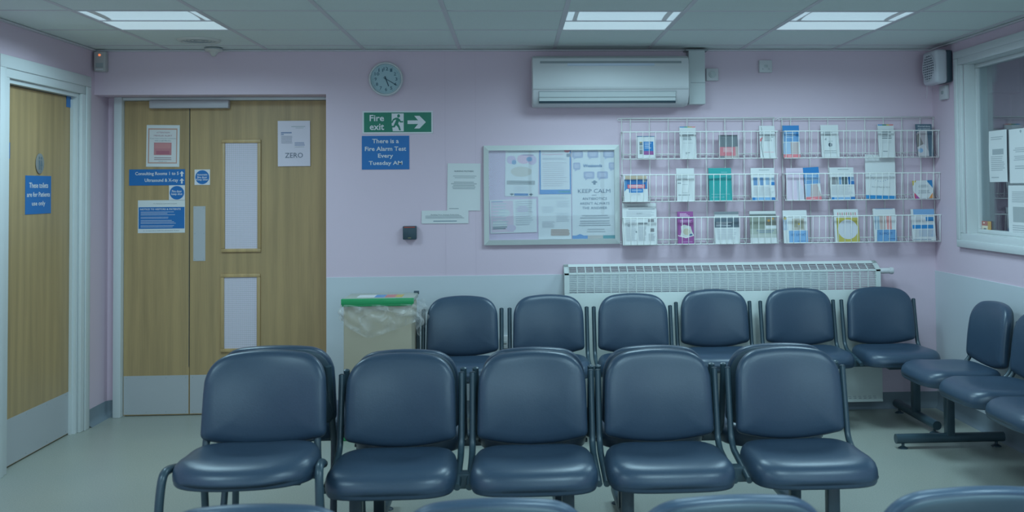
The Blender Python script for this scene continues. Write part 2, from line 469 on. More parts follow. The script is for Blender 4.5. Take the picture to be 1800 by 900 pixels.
# ---- toilet door in left wall
def leafbox(w, h): return bx(-w/2, w/2, 0, .044, 0, h, bev=.0015)
d1 = empty('door_1', (XL, (DY0+DY1)/2, 0), PI/2, 'oak veneer toilet door with steel kick plate in white frame on the left', 'door', kind='structure')
w = DY1-DY0
bm = nb()
for s in (-1, 1):
    sx = lambda a, b: (min(s*a, s*b), max(s*a, s*b))
    box(bm, *sx(w/2-.035, w/2), .0, .12, 0, DH-.035)                       # jamb lining
    box(bm, *sx(w/2-.012, w/2+.10), -.020, -.0005, 0, DH-.012, bev=.004)    # architrave
    box(bm, *sx(w/2+.035, w/2+.10), -.028, -.0205, 0, DH+.035, bev=.003)
    box(bm, *sx(w/2-.050, w/2-.035), .018, .034, 0, DH-.05)
box(bm, -w/2, w/2, 0, .12, DH-.035, DH); box(bm, -w/2-.10, w/2+.10, -.020, -.0005, DH-.012, DH+.10, bev=.004)
box(bm, -w/2-.1, w/2+.1, -.028, -.0205, DH+.035, DH+.10, bev=.003)
obj('door_frame', bm, WPAINT, d1, smooth=True, angle=30)
lf = obj('door_leaf', leafbox(w-.076, DH-.045), WOOD, d1); lf.location = (0, .035, .006)
k = obj('kick_plate', bx(-(w-.09)/2, (w-.09)/2, -.0015, 0, .004, .245), STEEL, lf)
bm = nb()
bm.free()
for zz in (.02, .23):
    for xx in (-.36, -.12, .12, .36): screw(k, xx, zz, -.002)
lw = w-.076
bm = nb()
obj('blue_tab', bx(-.368, -.320, -.003, -.0005, 1.60, 1.685), BLUE, lf)
obj('blue_tab', bx(lw/2-.062, lw/2-.006, -.003, -.0005, 1.925, 1.99), BLUE, lf)
bm = nb(); lathe(bm, [(.0, .0005), (.048, .0005), (.048, .003), (.045, .0045), (0, .0045)], (0, 0, 0), 'Y', 36)
zz = nb(); zz.free()
# sign on toilet door (own things)
def left_rect(x0, y0, x1, y1, X): 
    a, b = at(x0, y0, 0, X), at(x1, y1, 0, X)
    return Vector((X, (a.y+b.y)/2, min(a.z, b.z))), abs(b.y-a.y), abs(a.z-b.z)
LX = XL-.0330
pa = left_rect(63, 275, 76, 300, LX)
wc = obj('toilet_symbol_disc', bm, mat('satin_steel', (112, 134, 142), .3, metal=.4), smooth=True, angle=30)
wc.location = pa[0]+Vector((0, 0, pa[2]/2)); wc.rotation_euler = (0, 0, PI/2); wc.scale = (1.0, 1, 1.18)
tag(wc, 'small round steel toilet symbol disc above the blue patients sign', 'sign')
bm = nb()
for sx in (-1, 1):
    poly3(bm, [(sx*.012+.007*math.cos(a*PI/8), .026+.007*math.sin(a*PI/8)) for a in range(16)], -.0052)
    if sx < 0: box(bm, -.019, -.005, -.0058, -.0046, -.028, .016)
    else: poly3(bm, [(.008, .016), (.016, .016), (.024, -.012), (.015, -.012), (.015, -.03), (.009, -.03), (.009, -.012), (.001, -.012)], -.0052)
obj('symbol', bm, DARK, wc)
pa = left_rect(45, 309, 89.5, 376, LX); zb_ = at(67, 376, 0, LX).z; zt_ = at(67, 309, 0, LX).z; pa[0].z = zb_
sheet('door_sign', 'blue plastic sign reading These toilets are for Patients use only', 'sign', pa[0], PI/2, pa[1], zt_-zb_, base=BLUE, th=.002,
      texts=[('These toilets', .5, .25, .74, .14, SIGNW, True), ('are for Patients', .5, .49, .90, .125, SIGNW, True), ('use only', .5, .74, .52, .15, SIGNW, True)])

# ---- double doors
DBY = 6.56
xl = at(218, 400, 1, DBY).x; xm = at(333.5, 400, 1, DBY).x; xr = RX-.002
d2 = empty('door_2', ((xl+xr)/2, DBY, 0), 0, 'oak veneer double fire doors with wired glass panels and steel kick plates', 'door', kind='structure')
cx = (xl+xr)/2
bm = nb()
box(bm, -2.54-cx, xl-.002-cx, -.045, .06, 0, 2.03, bev=.004); box(bm, xl-.012-cx, xl+.008-cx, .006, .05, 0, 2.03)
box(bm, xl-.002-cx, xr-cx, -.03, .06, 2.010, SOF-.001, bev=.003)
obj('door_frame', bm, WPAINT, d2, smooth=True, angle=30)
def vision(leaf, x0, z0, x1, z1, lx):
    f = nb(); t = .022
    for (a, b, c, d) in ((x0, x1, z1-t, z1), (x0, x1, z0, z0+t), (x0, x0+t, z0+t, z1-t), (x1-t, x1, z0+t, z1-t)):
        box(f, a-lx, b-lx, -.012, 0, c, d, bev=.004)
    g = obj('glazing_bead', f, BEAD, leaf, smooth=True, angle=35)
    obj('wired_glass_pane', bx(x0+t-lx, x1-t-lx, -.003, -.0005, z0+t, z1-t), WIRED, g)
for side in (0, 1):
    a, b = ((xl, xm-.0015), (xm+.0015, xr-.003))[side]; lc = (a+b)/2; lw = b-a
    lf = obj('door_leaf', bx(-lw/2, lw/2, 0, .044, 0, 2.003, bev=.0015), WOOD, d2); lf.location = (lc-cx, 0, .005)
    k = obj('kick_plate', bx(-lw/2+.003, lw/2-.003, -.0015, 0, .006, .25), STEEL, lf)
    bm = nb()
    bm.free()
    for zz in (.02, .235):
        for q in range(4): screw(k, -lw/2+.02+(lw-.04)*q/3, zz, -.002)
    if side == 1:
        for (px) in ((390, 247, 459, 444), (388.5, 483, 458, 619)):
            p0 = at(px[0], px[1], 1, DBY); p1 = at(px[2], px[3], 1, DBY)
            vision(lf, p0.x, p1.z, p1.x, p0.z, lc)
        p0 = at(340, 364, 1, DBY); p1 = at(361, 460, 1, DBY)
        fp = obj('finger_plate', bx(p0.x-lc, p1.x-lc, -.002, 0, p1.z, p0.z, bev=.0008), STEEL, lf)
        bm = nb()
        bm.free()
        for fx in (.12, .88):
            for fz in (.03, .5, .97): screw(fp, p0.x-lc+(p1.x-p0.x)*fx, p1.z+(p0.z-p1.z)*fz, -.0025)
    else:
        bm = nb(); box(bm, -.003+lw/2, .0+lw/2, -.001, 0, .3, 2.0)
        obj('edge_seal', bm, SHELL, lf)
# door closer across the head
p0 = at(263, 177, 1, DBY-.04); p1 = at(402, 190, 1, DBY-.04)
cl = obj('door_closer', bx(p0.x, p1.x, DBY-.05, DBY-.001, p1.z, 2.008, bev=.004), mat('closer_grey', (132, 152, 165), .4), smooth=True, angle=35)
tag(cl, 'long grey overhead door closer box at the top of the double doors', 'door closer')
bm = nb(); tube(bm, [(p1.x-.02, DBY-.03, p1.z+.03), (p1.x-.02, DBY-.03, p1.z-.0)], .006); obj('spindle', bm, GREYT, cl)

DS = DBY-.0025
TXT = (70, 96, 112)
o = ysheet('laminated_poster', 'white laminated measles alert poster with orange border and pink photo on left door leaf', 'poster', (257, 220, 315, 293), DS, tilt=.012,
   prints=[('r', .05, .08, .93, .92, (142, 128, 120)), ('r', .085, .11, .90, .895, (158, 182, 192)), ('r', .23, .42, .76, .72, (140, 108, 120)), ('r', .26, .44, .73, .56, (148, 118, 126)), ('r', .3, .62, .7, .7, (128, 88, 108))]
     + lines(.2, .8, .775, .86, 2, (118, 120, 132), centre=True),
   texts=[('ATTENTION', .5, .18, .4, .035, (120, 96, 112)), ('MEASLES ALERT', .5, .255, .55, .035, (120, 96, 112)), ('If you have come for treatment', .5, .325, .78, .028, TXT), ('with a rash like this:', .5, .375, .5, .028, TXT), ('Thank you', .5, .875, .25, .025, TXT)])
o = ysheet('direction_sign', 'blue direction sign reading Consulting Rooms 1 to 5 and Ultrasound & X-ray with white arrows', 'sign', (227, 298, 325, 325.5), DS, base=BLUE, th=.002,
   prints=[('p', [(.905, .28), (.945, .12), (.985, .28)], SIGNW), ('r', .93, .25, .96, .46, SIGNW), ('p', [(.905, .72), (.945, .56), (.985, .72)], SIGNW), ('r', .93, .69, .96, .90, SIGNW)],
   texts=[('Consulting Rooms 1 to 5', .5, .29, .78, .27, SIGNW, True), ('Ultrasound & X-ray', .58, .71, .60, .27, SIGNW, True)])
ysheet('fire_door_sign', 'small white square with blue disc reading Fire door keep shut', 'sign', (297, 325.7, 325, 352), DS, base=SIGNW, th=.002,
   prints=[('c', .5, .5, .45, .45, BLUE)], texts=[('Fire door', .5, .40, .62, .16, SIGNW, True), ('keep shut', .5, .60, .68, .18, SIGNW, True)])
ysheet('notice', 'white framed blue notice to visitors and patients, lowest paper on left door leaf', 'notice', (242.5, 352.3, 325, 409), DS, base=PAPER, th=.002,
   prints=[('r', .015, .21, .99, .87, BLUE)] + lines(.06, .80, .35, .48, 3, (130, 165, 200)) + lines(.06, .8, .51, .58, 2, (130, 165, 200)) + lines(.06, .86, .61, .74, 3, (130, 165, 200)) + lines(.06, .86, .77, .85, 2, (130, 165, 200)),
   texts=[('NOTICE TO VISITORS & PATIENTS', .48, .275, .86, .055, SIGNW, True), ('To Patients with this hospital', .58, .11, .5, .03, TXT), ('In Conjunction with Northampton Police', .5, .935, .76, .035, TXT)])
ysheet('fire_door_sign', 'small white square with blue disc reading Automatic fire door Keep clear', 'sign', (342, 298, 369, 325), DS, base=SIGNW, th=.002,
   prints=[('c', .5, .5, .45, .45, BLUE)], texts=[('Automatic', .5, .33, .68, .13, SIGNW, True), ('fire door', .5, .50, .66, .15, SIGNW, True), ('Keep clear', .5, .67, .76, .16, SIGNW, True)])
ysheet('laminated_notice', 'wrinkled white laminated notice reading ZERO on right door leaf', 'notice', (488.5, 212.5, 545.5, 292), DS-.003, tilt=-.004, curl=.0012, th=.0012, base=mat('laminate', (160, 180, 200), .2, bump=.4, bscale=14),
   prints=[('r', .42, .12, .85, .135, GREYT), ('r', .55, .155, .8, .165, GREYT), ('r', .1, .25, .43, .275, (90, 120, 160)), ('r', .1, .29, .19, .31, (90, 120, 160))] + lines(.11, .46, .335, .51, 6, (112, 130, 152), rag=.1) + lines(.52, .86, .475, .56, 3, (100, 128, 166), rag=.15) + [('r', .52, .57, .82, .58, GREYT)],
   texts=[('ZERO', .5, .76, .55, .11, (72, 92, 112))])

# ------------------------------------------------------------------ ceiling luminaires
LENS = mat('lit_lens', (172, 202, 214), .4, emit=((.41, .59, .67), .66))
LENS2 = mat('lit_trough', (172, 202, 214), .4, emit=((.38, .56, .65), .66))
REFL = mat('white_reflector', (168, 192, 202), .3)
def luminaire(i, j, label):
    x0, x1, y0, y1 = cell(i, j); cxx, cy = (x0+x1)/2, (y0+y1)/2
    t = empty('ceiling_luminaire', (cxx, cy, HC), 0, label, 'ceiling light', 'square twin-tube luminaires in the ceiling grid')
    h = .288
    bm = nb()
    for (a, b, c, d) in ((-.30, -.285, -.30, .30), (.285, .30, -.30, .30), (-.285, .285, -.30, -.288), (-.285, .285, .288, .30), (-.285, .285, -.008, .008)):
        box(bm, a, b, c, d, -.003, .07)
    box(bm, -.3, .3, -.3, .3, .07, .075)
    obj('housing', bm, TBAR, t)
    # far half: flat lit lens; near half: arched lens between curved end reflectors
    obj('lens', bx(-.285, .285, .008, .288, .0, .004), LENS, t)
    yc, N, R, HL = -.148, 10, .138, .225
    bm = nb(); ring = [[bm.verts.new((sx, yc+R*math.cos(PI*k/N), .001+.009*math.sin(PI*k/N))) for k in range(N+1)] for sx in (-HL, HL)]
    for k in range(N): bm.faces.new((ring[0][k], ring[0][k+1], ring[1][k+1], ring[1][k]))
    obj('lens', bm, LENS2, t, smooth=True)
    for sg in (-1, 1):
        bm = nb()
        ra = [bm.verts.new((sg*HL, yc+R*math.cos(PI*k/N), .001+.009*math.sin(PI*k/N))) for k in range(N+1)]
        rb = [bm.verts.new((sg*(HL+.025), yc+R*math.cos(PI*k/N), .001+.002*math.sin(PI*k/N))) for k in range(N+1)]
        for k in range(N): bm.faces.new((ra[k], ra[k+1], rb[k+1], rb[k]))
        obj('end_reflector', bm, REFL, t, smooth=True)
        bm = nb(); box(bm, min(sg*(HL+.025), sg*.286), max(sg*(HL+.025), sg*.286), -.288, -.008, .001, .004); obj('end_lens', bm, LENS2, t)
    L = bpy.data.lights.new('lamp', 'AREA'); L.shape = 'SQUARE'; L.size = .54; L.energy = LAMP_W; L.color = LAMP_COL; L.spread = math.radians(165)
    lo = bpy.data.objects.new('lamp_light', L); COL.objects.link(lo); lo.parent = t; lo.location = (0, 0, -.006)
    return t
LL = {(0, 0): 'left lit square ceiling light above the double doors', (4, 0): 'middle lit ceiling light in front of the air conditioner', (6, 0): 'right lit ceiling light nearest the reception window'}
LL.update({(0, -5): 'ceiling light over the left foreground, out of the picture', (4, -5): 'ceiling light over the middle foreground, out of the picture', (6, -5): 'ceiling light over the right foreground, out of the picture',
           (0, -9): 'rearmost ceiling light on the left, behind the viewer', (4, -9): 'rearmost ceiling light in the middle, behind the viewer', (6, -9): 'rearmost ceiling light on the right, behind the viewer'})
for c in CELLS: luminaire(*c, LL[c])
# daylight through the window behind the viewer
wn = empty('window_2', (.8, YF-.05, 1.55), 0, 'wide daylight window in the wall behind the viewer', 'window', kind='structure')
bm = nb()
for (a, b, c, d) in ((-1.7, 1.7, -.6, -.55), (-1.7, 1.7, .55, .6), (-1.7, -1.65, -.55, .55), (1.65, 1.7, -.55, .55), (-.58, -.53, -.55, .55), (.53, .58, -.55, .55)):
    box(bm, a, b, -.04, .04, c, d, bev=.004)
obj('window_frame', bm, WPAINT, wn)
L = bpy.data.lights.new('daylight', 'AREA'); L.shape = 'RECTANGLE'; L.size = 3.2; L.size_y = 1.1; L.energy = DAYLIGHT_W; L.color = (.55, .85, 1)
lo = bpy.data.objects.new('daylight', L); COL.objects.link(lo); lo.location = (.8, YF-.15, 1.55); lo.rotation_euler = (PI/2, 0, 0)

# ------------------------------------------------------------------ reception window on the right
wi = empty('window_1', (XR, (WY0+WY1)/2, WZ0), -PI/2, 'white framed reception window in the right wall', 'window', kind='structure')
ww = WY1-WY0; wh = WZ1-WZ0
bm = nb()
def ring_frame(bm, a, z0, z1, t, y0, y1, bev=.004):
    box(bm, -a, a, y0, y1, z1-t, z1, bev=bev); box(bm, -a, a, y0, y1, z0, z0+t, bev=bev)
    box(bm, -a, -a+t, y0, y1, z0+t, z1-t, bev=bev); box(bm, a-t, a, y0, y1, z0+t, z1-t, bev=bev)
ring_frame(bm, ww/2+.085, -.075, wh+.075, .085, -.018, .0)
ring_frame(bm, ww/2+.085, -.075, wh+.075, .045, -.026, -.017)
ring_frame(bm, ww/2, 0, wh, .012, 0, .14, bev=.001)
obj('window_frame', bm, WPAINT, wi, smooth=True, angle=30)
bm = nb(); ring_frame(bm, ww/2-.012, .012, wh-.012, .024, .062, .10, bev=.003)
obj('glazing_bead', bm, WPAINT, wi, smooth=True, angle=30)
obj('window_glass', bx(-ww/2+.02, ww/2-.02, .08, .086, .02, wh-.02), GLASS, wi)
# the reception room seen through the glass
bm = nb()
box(bm, XR+.14, XR+2.5, 6.42, 6.5, 0, HC+.05)
struct('wall_reception_back', bm, PINK, 'lilac wall of the room behind the reception window', 'wall')
struct('wall_reception_side', bx(XR+2.5, XR+2.6, YF, 6.5, 0, HC+.05), PINK, 'far side wall of the room behind the reception window', 'wall')
struct('ceiling_reception', bx(XR+.14, XR+2.6, YF, 6.5, HC+.0, HC+.05), CEIL, 'ceiling of the room behind the reception window', 'ceiling')
# boxed column in reception
a = at(1788, 160, 1, 6.1); 
struct('trim_5', bx(XR+.55, XR+.64, 5.75, 6.42, 0, HC), WPAINT, 'pale boxed post standing inside the reception room', 'post')
struct('trim_6', bx(XR+.14, XR+.62, 6.30, 6.42, 2.02, HC), PINK, 'lilac bulkhead above the reception recess', 'bulkhead')
L = bpy.data.lights.new('reception_lamp', 'AREA'); L.size = .55; L.energy = 5; L.color = LAMP_COL
lr = empty('ceiling_luminaire', (XR+1.3, 4.4, HC), 0, 'square ceiling light of the reception room, out of sight', 'ceiling light')
bm = nb(); box(bm, -.3, .3, -.3, .3, -.03, -.001, bev=.004); obj('housing', bm, TBAR, lr)
obj('lens', bx(-.27, .27, -.27, .27, -.034, -.0295), LENS, lr)
lo = bpy.data.objects.new('lamp_light', L); COL.objects.link(lo); lo.parent = lr; lo.location = (0, 0, -.036)
# papers taped to the glass
GXP = XR+.0785
def gpaper(px, label, **k):
    (x0, y0, x1, y1) = px
    a = at(x0, y0, 0, GXP); b = at(x1, y1, 0, GXP)
    loc = Vector((GXP, (a.y+b.y)/2, (at(x0, y1, 0, GXP).z)))
    return sheet('taped_paper', label, 'paper', loc, -PI/2, abs(a.y-b.y), a.z-loc.z, **k)
gpaper((1739, 231, 1772, 320), 'typed white sheet taped to the reception glass, left of the heading sheet', curl=.003,
   prints=lines(.12, .85, .12, .2, 2) + [('r', .2, .36, .8, .47, (120, 146, 158))] + lines(.12, .9, .5, .8, 8) + lines(.12, .6, .9, .95, 1))
a = at(1774, 228, 0, GXP)
sheet('taped_paper', 'larger white sheet with centred lines taped to the reception glass', 'paper', (GXP-.0022, a.y-.15, at(1774, 322, 0, GXP).z), -PI/2, .30, a.z-at(1774, 322, 0, GXP).z, 
   prints=lines(.15, .85, .35, .45, 3, centre=True) + lines(.15, .85, .5, .6, 3, centre=True) + lines(.2, .8, .68, .76, 2, centre=True) + [('p', [(.4, .05), (.44, .02), (.48, .05), (.44, .09)], GREYT)])
a = at(1774, 326, 0, GXP)
sheet('taped_paper', 'curled white sheet taped lowest on the reception glass', 'paper', (GXP-.0045, a.y-.15, at(1774, 414, 0, GXP).z), -PI/2, .29, a.z-at(1774, 414, 0, GXP).z, curl=.0035,
   prints=lines(.15, .9, .12, .35, 6) + [('r', .18, .42, .95, .72, (122, 148, 158))] + lines(.15, .8, .78, .95, 4))
a = at(1724, 388, 0, GXP); b = at(1743, 411, 0, GXP)
sheet('window_sticker', 'small red and yellow alarm sticker in the lower corner of the reception glass', 'sticker', (GXP-.001, (a.y+b.y)/2, b.z), -PI/2, abs(a.y-b.y), a.z-b.z, base=pc((128, 96, 96)),
   prints=[('r', .68, 0, 1, 1, (140, 132, 84)), ('r', .14, .38, .68, .9, (160, 178, 170)), ('c', .41, .64, .09, .07, DARK), ('r', .22, .62, .6, .66, DARK), ('c', .33, .15, .08, .06, (170, 190, 190))])

# ------------------------------------------------------------------ wall fittings
# wall clock
c = at(678.5, 139, 1, YB-.02); R = .108
ck = empty('wall_clock', (c.x, YB, c.z), 0, 'round white wall clock showing twenty past five above the fire exit sign', 'clock')
bm = nb(); lathe(bm, [(R*.5, 0), (R*.97, .0), (R, .012), (R, .028), (R*.96, .034), (R*.9, .034), (R*.87, .026), (R*.86, .018), (.0001, .018)], (0, 0, 0), 'Y', 56)
obj('case', bm, PLASTIC, ck, smooth=True, angle=40)
bm = nb(); cyl(bm, (0, -.0188, 0), R*.86, .001, 'Y', n=56); fc = obj('dial', bm, mat('dial_white', (150, 176, 182), .5), ck)
bm = nb()
for k in range(60):
    a = 2*PI*k/60; r0 = R*(.74 if k % 5 else .72); r1 = R*.79; wd = .0004 if k % 5 else .0009
    d = Vector((math.sin(a), 0, math.cos(a))); t = Vector((d.z, 0, -d.x))
    bm.faces.new([bm.verts.new(d*r0+t*wd+Vector((0, -.0197, 0))), bm.verts.new(d*r1+t*wd+Vector((0, -.0197, 0))), bm.verts.new(d*r1-t*wd+Vector((0, -.0197, 0))), bm.verts.new(d*r0-t*wd+Vector((0, -.0197, 0)))])
obj('minute_marks', bm, DARK, ck)
for k in range(1, 13):
    a = 2*PI*k/12; s = str(k)
    lettering(s, R*.6*math.sin(a), R*.6*math.cos(a), R*(.13 if k < 10 else .27), R*.19, -.0198, DARK, ck, True, name='numeral')
def hand(name, ang, L, wd, y):
    bm = nb(); box(bm, -wd, wd, y-.001, y, -.018, L); 
    o = obj(name, bm, SHELL, ck); o.rotation_euler = (0, ang, 0)
hand('hour_hand', 2*PI*(5.33/12), R*.45, .0028, -.021); hand('minute_hand', 2*PI*20/60, R*.72, .0016, -.0225)
bm = nb(); cyl(bm, (0, -.024, 0), .004, .003, 'Y', n=16); obj('hand_boss', bm, SHELL, ck)
obj('cover_glass', (lambda b: (cyl(b, (0, -.0285, 0), R*.87, .001, 'Y', n=56), b)[1])(nb()), CLEAR, ck)

# fire exit sign
def man(u0, v0, w, h, col):
    P = lambda pts: ('p', [(u0+w*x, v0+h*y) for x, y in pts], col)
    return [('c', u0+w*.64, v0+h*.12, w*.10, h*.10, col),
            P([(.40, .22), (.58, .22), (.70, .34), (.60, .60), (.44, .60), (.38, .50), (.46, .36)]),      # torso
            P([(.42, .22), (.46, .32), (.30, .38), (.20, .54), (.12, .50), (.24, .30)]),                 # back arm
            P([(.58, .22), (.72, .30), (.80, .42), (.96, .42), (.96, .50), (.74, .50), (.62, .38)]),      # front arm
            P([(.44, .56), (.60, .56), (.72, .72), (.80, .96), (.68, .96), (.60, .78), (.46, .66)]),      # front leg
            P([(.38, .50), (.50, .60), (.36, .78), (.08, .80), (.08, .70), (.28, .69)])]                 # back leg
ysheet('fire_exit_sign', 'green and white Fire exit sign with running figure and right arrow', 'sign', (637, 195.3, 761, 234.5), YB-.004, base=SIGNW, th=.003,
   prints=[('r', .022, .065, .978, .935, GREEN), ('r', .415, .11, .585, .90, SIGNW), ('p', [(.385, .74), (.42, .64), (.43, .9), (.4, .9)], GREEN)] + man(.385, .13, .2, .76, GREEN) +
     [('p', [(.64, .42), (.79, .42), (.735, .22), (.81, .22), (.90, .5), (.81, .78), (.735, .78), (.79, .58), (.64, .58)], SIGNW)],
   texts=[('Fire', .205, .31, .205, .28, SIGNW, True), ('exit', .205, .70, .205, .28, SIGNW, True)])
ysheet('alarm_test_sign', 'blue sign reading There is a Fire Alarm Test Every Tuesday AM', 'sign', (636, 239, 719.5, 297.5), YB-.003, base=BLUE, th=.002,
   texts=[('There is a', .5, .155, .56, .13, SIGNW, True), ('Fire Alarm Test', .5, .385, .87, .13, SIGNW, True), ('Every', .5, .61, .32, .16, SIGNW, True), ('Tuesday AM', .5, .825, .71, .15, SIGNW, True)])
ysheet('wall_notice', 'upright white A4 notice to nursing mothers left of the noticeboard', 'notice', (785.5, 287.5, 844, 370), YB-.003, tilt=.015, curl=.001,
   prints=lines(.15, .9, .26, .33, 2, centre=True, rag=.3) + lines(.1, .9, .39, .56, 5, (116, 142, 154), centre=True, rag=.3) + [('r', .06, .95, .35, .965, GREYT)],
   texts=[('NURSING MOTHERS', .5, .165, .58, .03, DARK)])
ysheet('wall_notice', 'small landscape white notice taped below the upright notice', 'notice', (741, 370.5, 823.5, 392.5), YB-.0045, tilt=.003,
   prints=lines(.08, .92, .4, .64, 3, (112, 138, 152), rag=.1) + [('r', .25, .78, .75, .84, (88, 120, 140))], texts=[('Building New Animals Federation', .5, .33, .6, .1, DARK)])
# black call-point box
p0 = at(708, 397.5, 1, YB-.03); p1 = at(732, 421, 1, YB-.03)
rd = obj('access_reader', bx(p0.x, p1.x, YB-.035, YB, p1.z, p0.z, bev=.005), SHELL, smooth=True, angle=35); tag(rd, 'small black square card reader with red light strip on the lilac wall', 'card reader')
obj('indicator_strip', bx(p0.x+.008, p1.x-.008, YB-.0365, YB-.034, p0.z-.010, p0.z-.005), pc((150, 70, 60)), rd)
obj('mark', bx((p0.x+p1.x)/2-.01, (p0.x+p1.x)/2+.01, YB-.0358, YB-.0345, p1.z+.009, p1.z+.012), pc((120, 128, 84)), rd)
# air conditioner
p0 = at(935, 97, 1, 6.15); p1 = at(1213, 184, 1, 6.15)
ac = empty('air_conditioner', ((p0.x+p1.x)/2, YB, p1.z), 0, 'white wall-mounted air conditioner below the ceiling', 'air conditioner')
hw = (p1.x-p0.x)/2; hh = p0.z-p1.z
def prism(bm, prof, x0, x1, bev=0):
    a = [bm.verts.new((x0, y, z)) for y, z in prof]; b = [bm.verts.new((x1, y, z)) for y, z in prof]; n = len(prof)
    fs = [bm.faces.new(a), bm.faces.new(b[::-1])] + [bm.faces.new((a[k], b[k], b[(k+1) % n], a[(k+1) % n])) for k in range(n)]
    bmesh.ops.recalc_face_normals(bm, faces=fs)
    if bev: bmesh.ops.bevel(bm, geom=[e for e in bm.edges if abs(e.verts[0].co.x-e.verts[1].co.x) < 1e-6], offset=bev, segments=3, profile=.5, affect='EDGES')
prof = [(-.001, 0), (-.13, .0), (-.165, .018), (-.195, .06), (-.205, .12), (-.205, hh-.06), (-.195, hh-.02), (-.17, hh), (-.001, hh)]
bm = nb(); prism(bm, prof, -hw, hw, .012); obj('body', bm, PLASTIC, ac, smooth=True, angle=40)
bm = nb(); prof = [(-.206, .098), (-.211, .104), (-.212, .12), (-.212, hh-.055), (-.203, hh-.018), (-.196, hh-.014), (-.196, .1)]
prism(bm, prof, -hw+.004, hw-.004, .004); fp = obj('front_panel', bm, mat('ac_panel', (150, 177, 188), .42), ac, smooth=True, angle=40)
bm = nb(); prism(bm, [(-.2115, hh-.05), (-.2135, hh-.05), (-.2075, hh-.036), (-.206, hh-.036)], -hw+.05, hw-.05); obj('panel_groove', bm, GREYPL, fp)
bm = nb(); prism(bm, [(-.2122, hh-.066), (-.2142, hh-.064), (-.2135, hh-.05), (-.2112, hh-.05)], -.27, .27); obj('grip', bm, mat('grip_blue', (140, 172, 196), .3), fp)
bm = nb(); prism(bm, [(-.186, .028), (-.190, .028), (-.207, .082), (-.203, .084)], -hw+.042, hw-.085, .001); fl = obj('louvre_flap', bm, mat('ac_flap', (148, 178, 188), .3), ac)
bm = nb(); prism(bm, [(-.179, .014), (-.186, .016), (-.191, .0255), (-.186, .028)], -hw+.042, hw-.085); obj('air_slot', bm, SHELL, ac)
bm = nb(); prism(bm, [(-.203, .084), (-.2074, .0825), (-.2076, .0865), (-.203, .088)], -hw+.042, hw-.085); obj('air_slot', bm, GREYT, ac)
bm = nb()
for sx in (-hw+.042, hw-.087): prism(bm, [(-.186, .024), (-.192, .026), (-.2095, .088), (-.203, .088)], sx, sx+.002)
obj('flap_edge', bm, GREYT, ac)
bm = nb(); prism(bm, [(-.203, .050), (-.1995, .050), (-.1995, .053), (-.203, .053)], -hw+.044, hw-.087); obj('vane', bm, GREYPL, ac)
# trunking down from the ceiling right of the unit
p0 = at(1213, 90, 1, 6.28); p1 = at(1240, 183, 1, 6.28)
tr = obj('cable_trunking', bx(p0.x-.01, p1.x, 6.275, YB-.001, p1.z, HC-.014, bev=.003), mat('trunking', (146, 176, 186), .4), smooth=True, angle=35)
tag(tr, 'white vertical pipe trunking running to the ceiling beside the air conditioner', 'trunking')
obj('cover_joint', bx(p0.x+.0, p1.x+.0015, 6.2735, YB-.001, 2.085, 2.089), GREYT, tr)
bm = nb(); box(bm, p0.x-.03, p1.x+.02, 6.265, YB-.001, HC-.02, HC-.0135); obj('ceiling_collar', bm, GREYPL, tr)
def switch(px, name, label, cat, Y=YB-.02, extra=None):
    p0 = at(px[0], px[1], 1, Y); p1 = at(px[2], px[3], 1, Y)
    o = obj(name, bx(p0.x, p1.x, YB-.03, YB-.0005, p1.z, p0.z, bev=.004), PLASTIC, smooth=True, angle=35); tag(o, label, cat)
    cx, cz = (p0.x+p1.x)/2, (p0.z+p1.z)/2
    bm = nb()
    if extra == 'knob': cyl(bm, (cx, YB-.036, cz), .022, .012, 'Y', n=28); cyl(bm, (cx, YB-.045, cz), .015, .01, 'Y', n=28)
    else: box(bm, cx-.012, cx+.012, YB-.034, YB-.029, cz-.008, cz+.008, bev=.001)
    obj('knob' if extra == 'knob' else 'rocker', bm, mat('switch_white', (138, 166, 176), .4), o, smooth=True, angle=35)
    if extra != 'knob':
        screw(o, cx-.02, cz-.018, YB-.031); screw(o, cx+.02, cz-.018, YB-.031)
    return o
switch((1241, 120.5, 1262.5, 142), 'isolator_switch', 'white rotary isolator switch beside the air conditioner trunking', 'switch', extra='knob')
switch((1334, 106, 1357, 127.5), 'fused_spur', 'white square fused spur high above the leaflet racks', 'socket')
o = switch((880, 590, 895, 612), 'wall_socket', 'white socket plate low on the wall behind the rear seats', 'socket')
# beacon in the corner
p0 = at(166.5, 91, 1, 6.33); p1 = at(187, 126, 1, 6.33)
bc = obj('alarm_sensor', bx(p0.x, p1.x, 6.315, YB-.0005, p1.z, p0.z, bev=.006), mat('sensor_case', (132, 152, 160), .4), smooth=True, angle=35); tag(bc, 'small grey motion sensor with red light in the upper left corner', 'sensor')
bm = nb(); cyl(bm, ((p0.x+p1.x)/2, 6.3135, p0.z-.022), .007, .004, 'Y', n=16); obj('indicator_light', bm, mat('led', (220, 120, 70), .3, emit=((.9, .25, .1), .8)), bc)
obj('sensor_lens', bx(p0.x+.014, p1.x-.014, 6.312, 6.3155, p1.z+.025, p1.z+.052, bev=.001), GREYPL, bc)
obj('lower_lip', bx(p0.x+.012, p1.x-.012, 6.309, 6.3155, p1.z+.008, p1.z+.018, bev=.002), PLASTIC, bc)
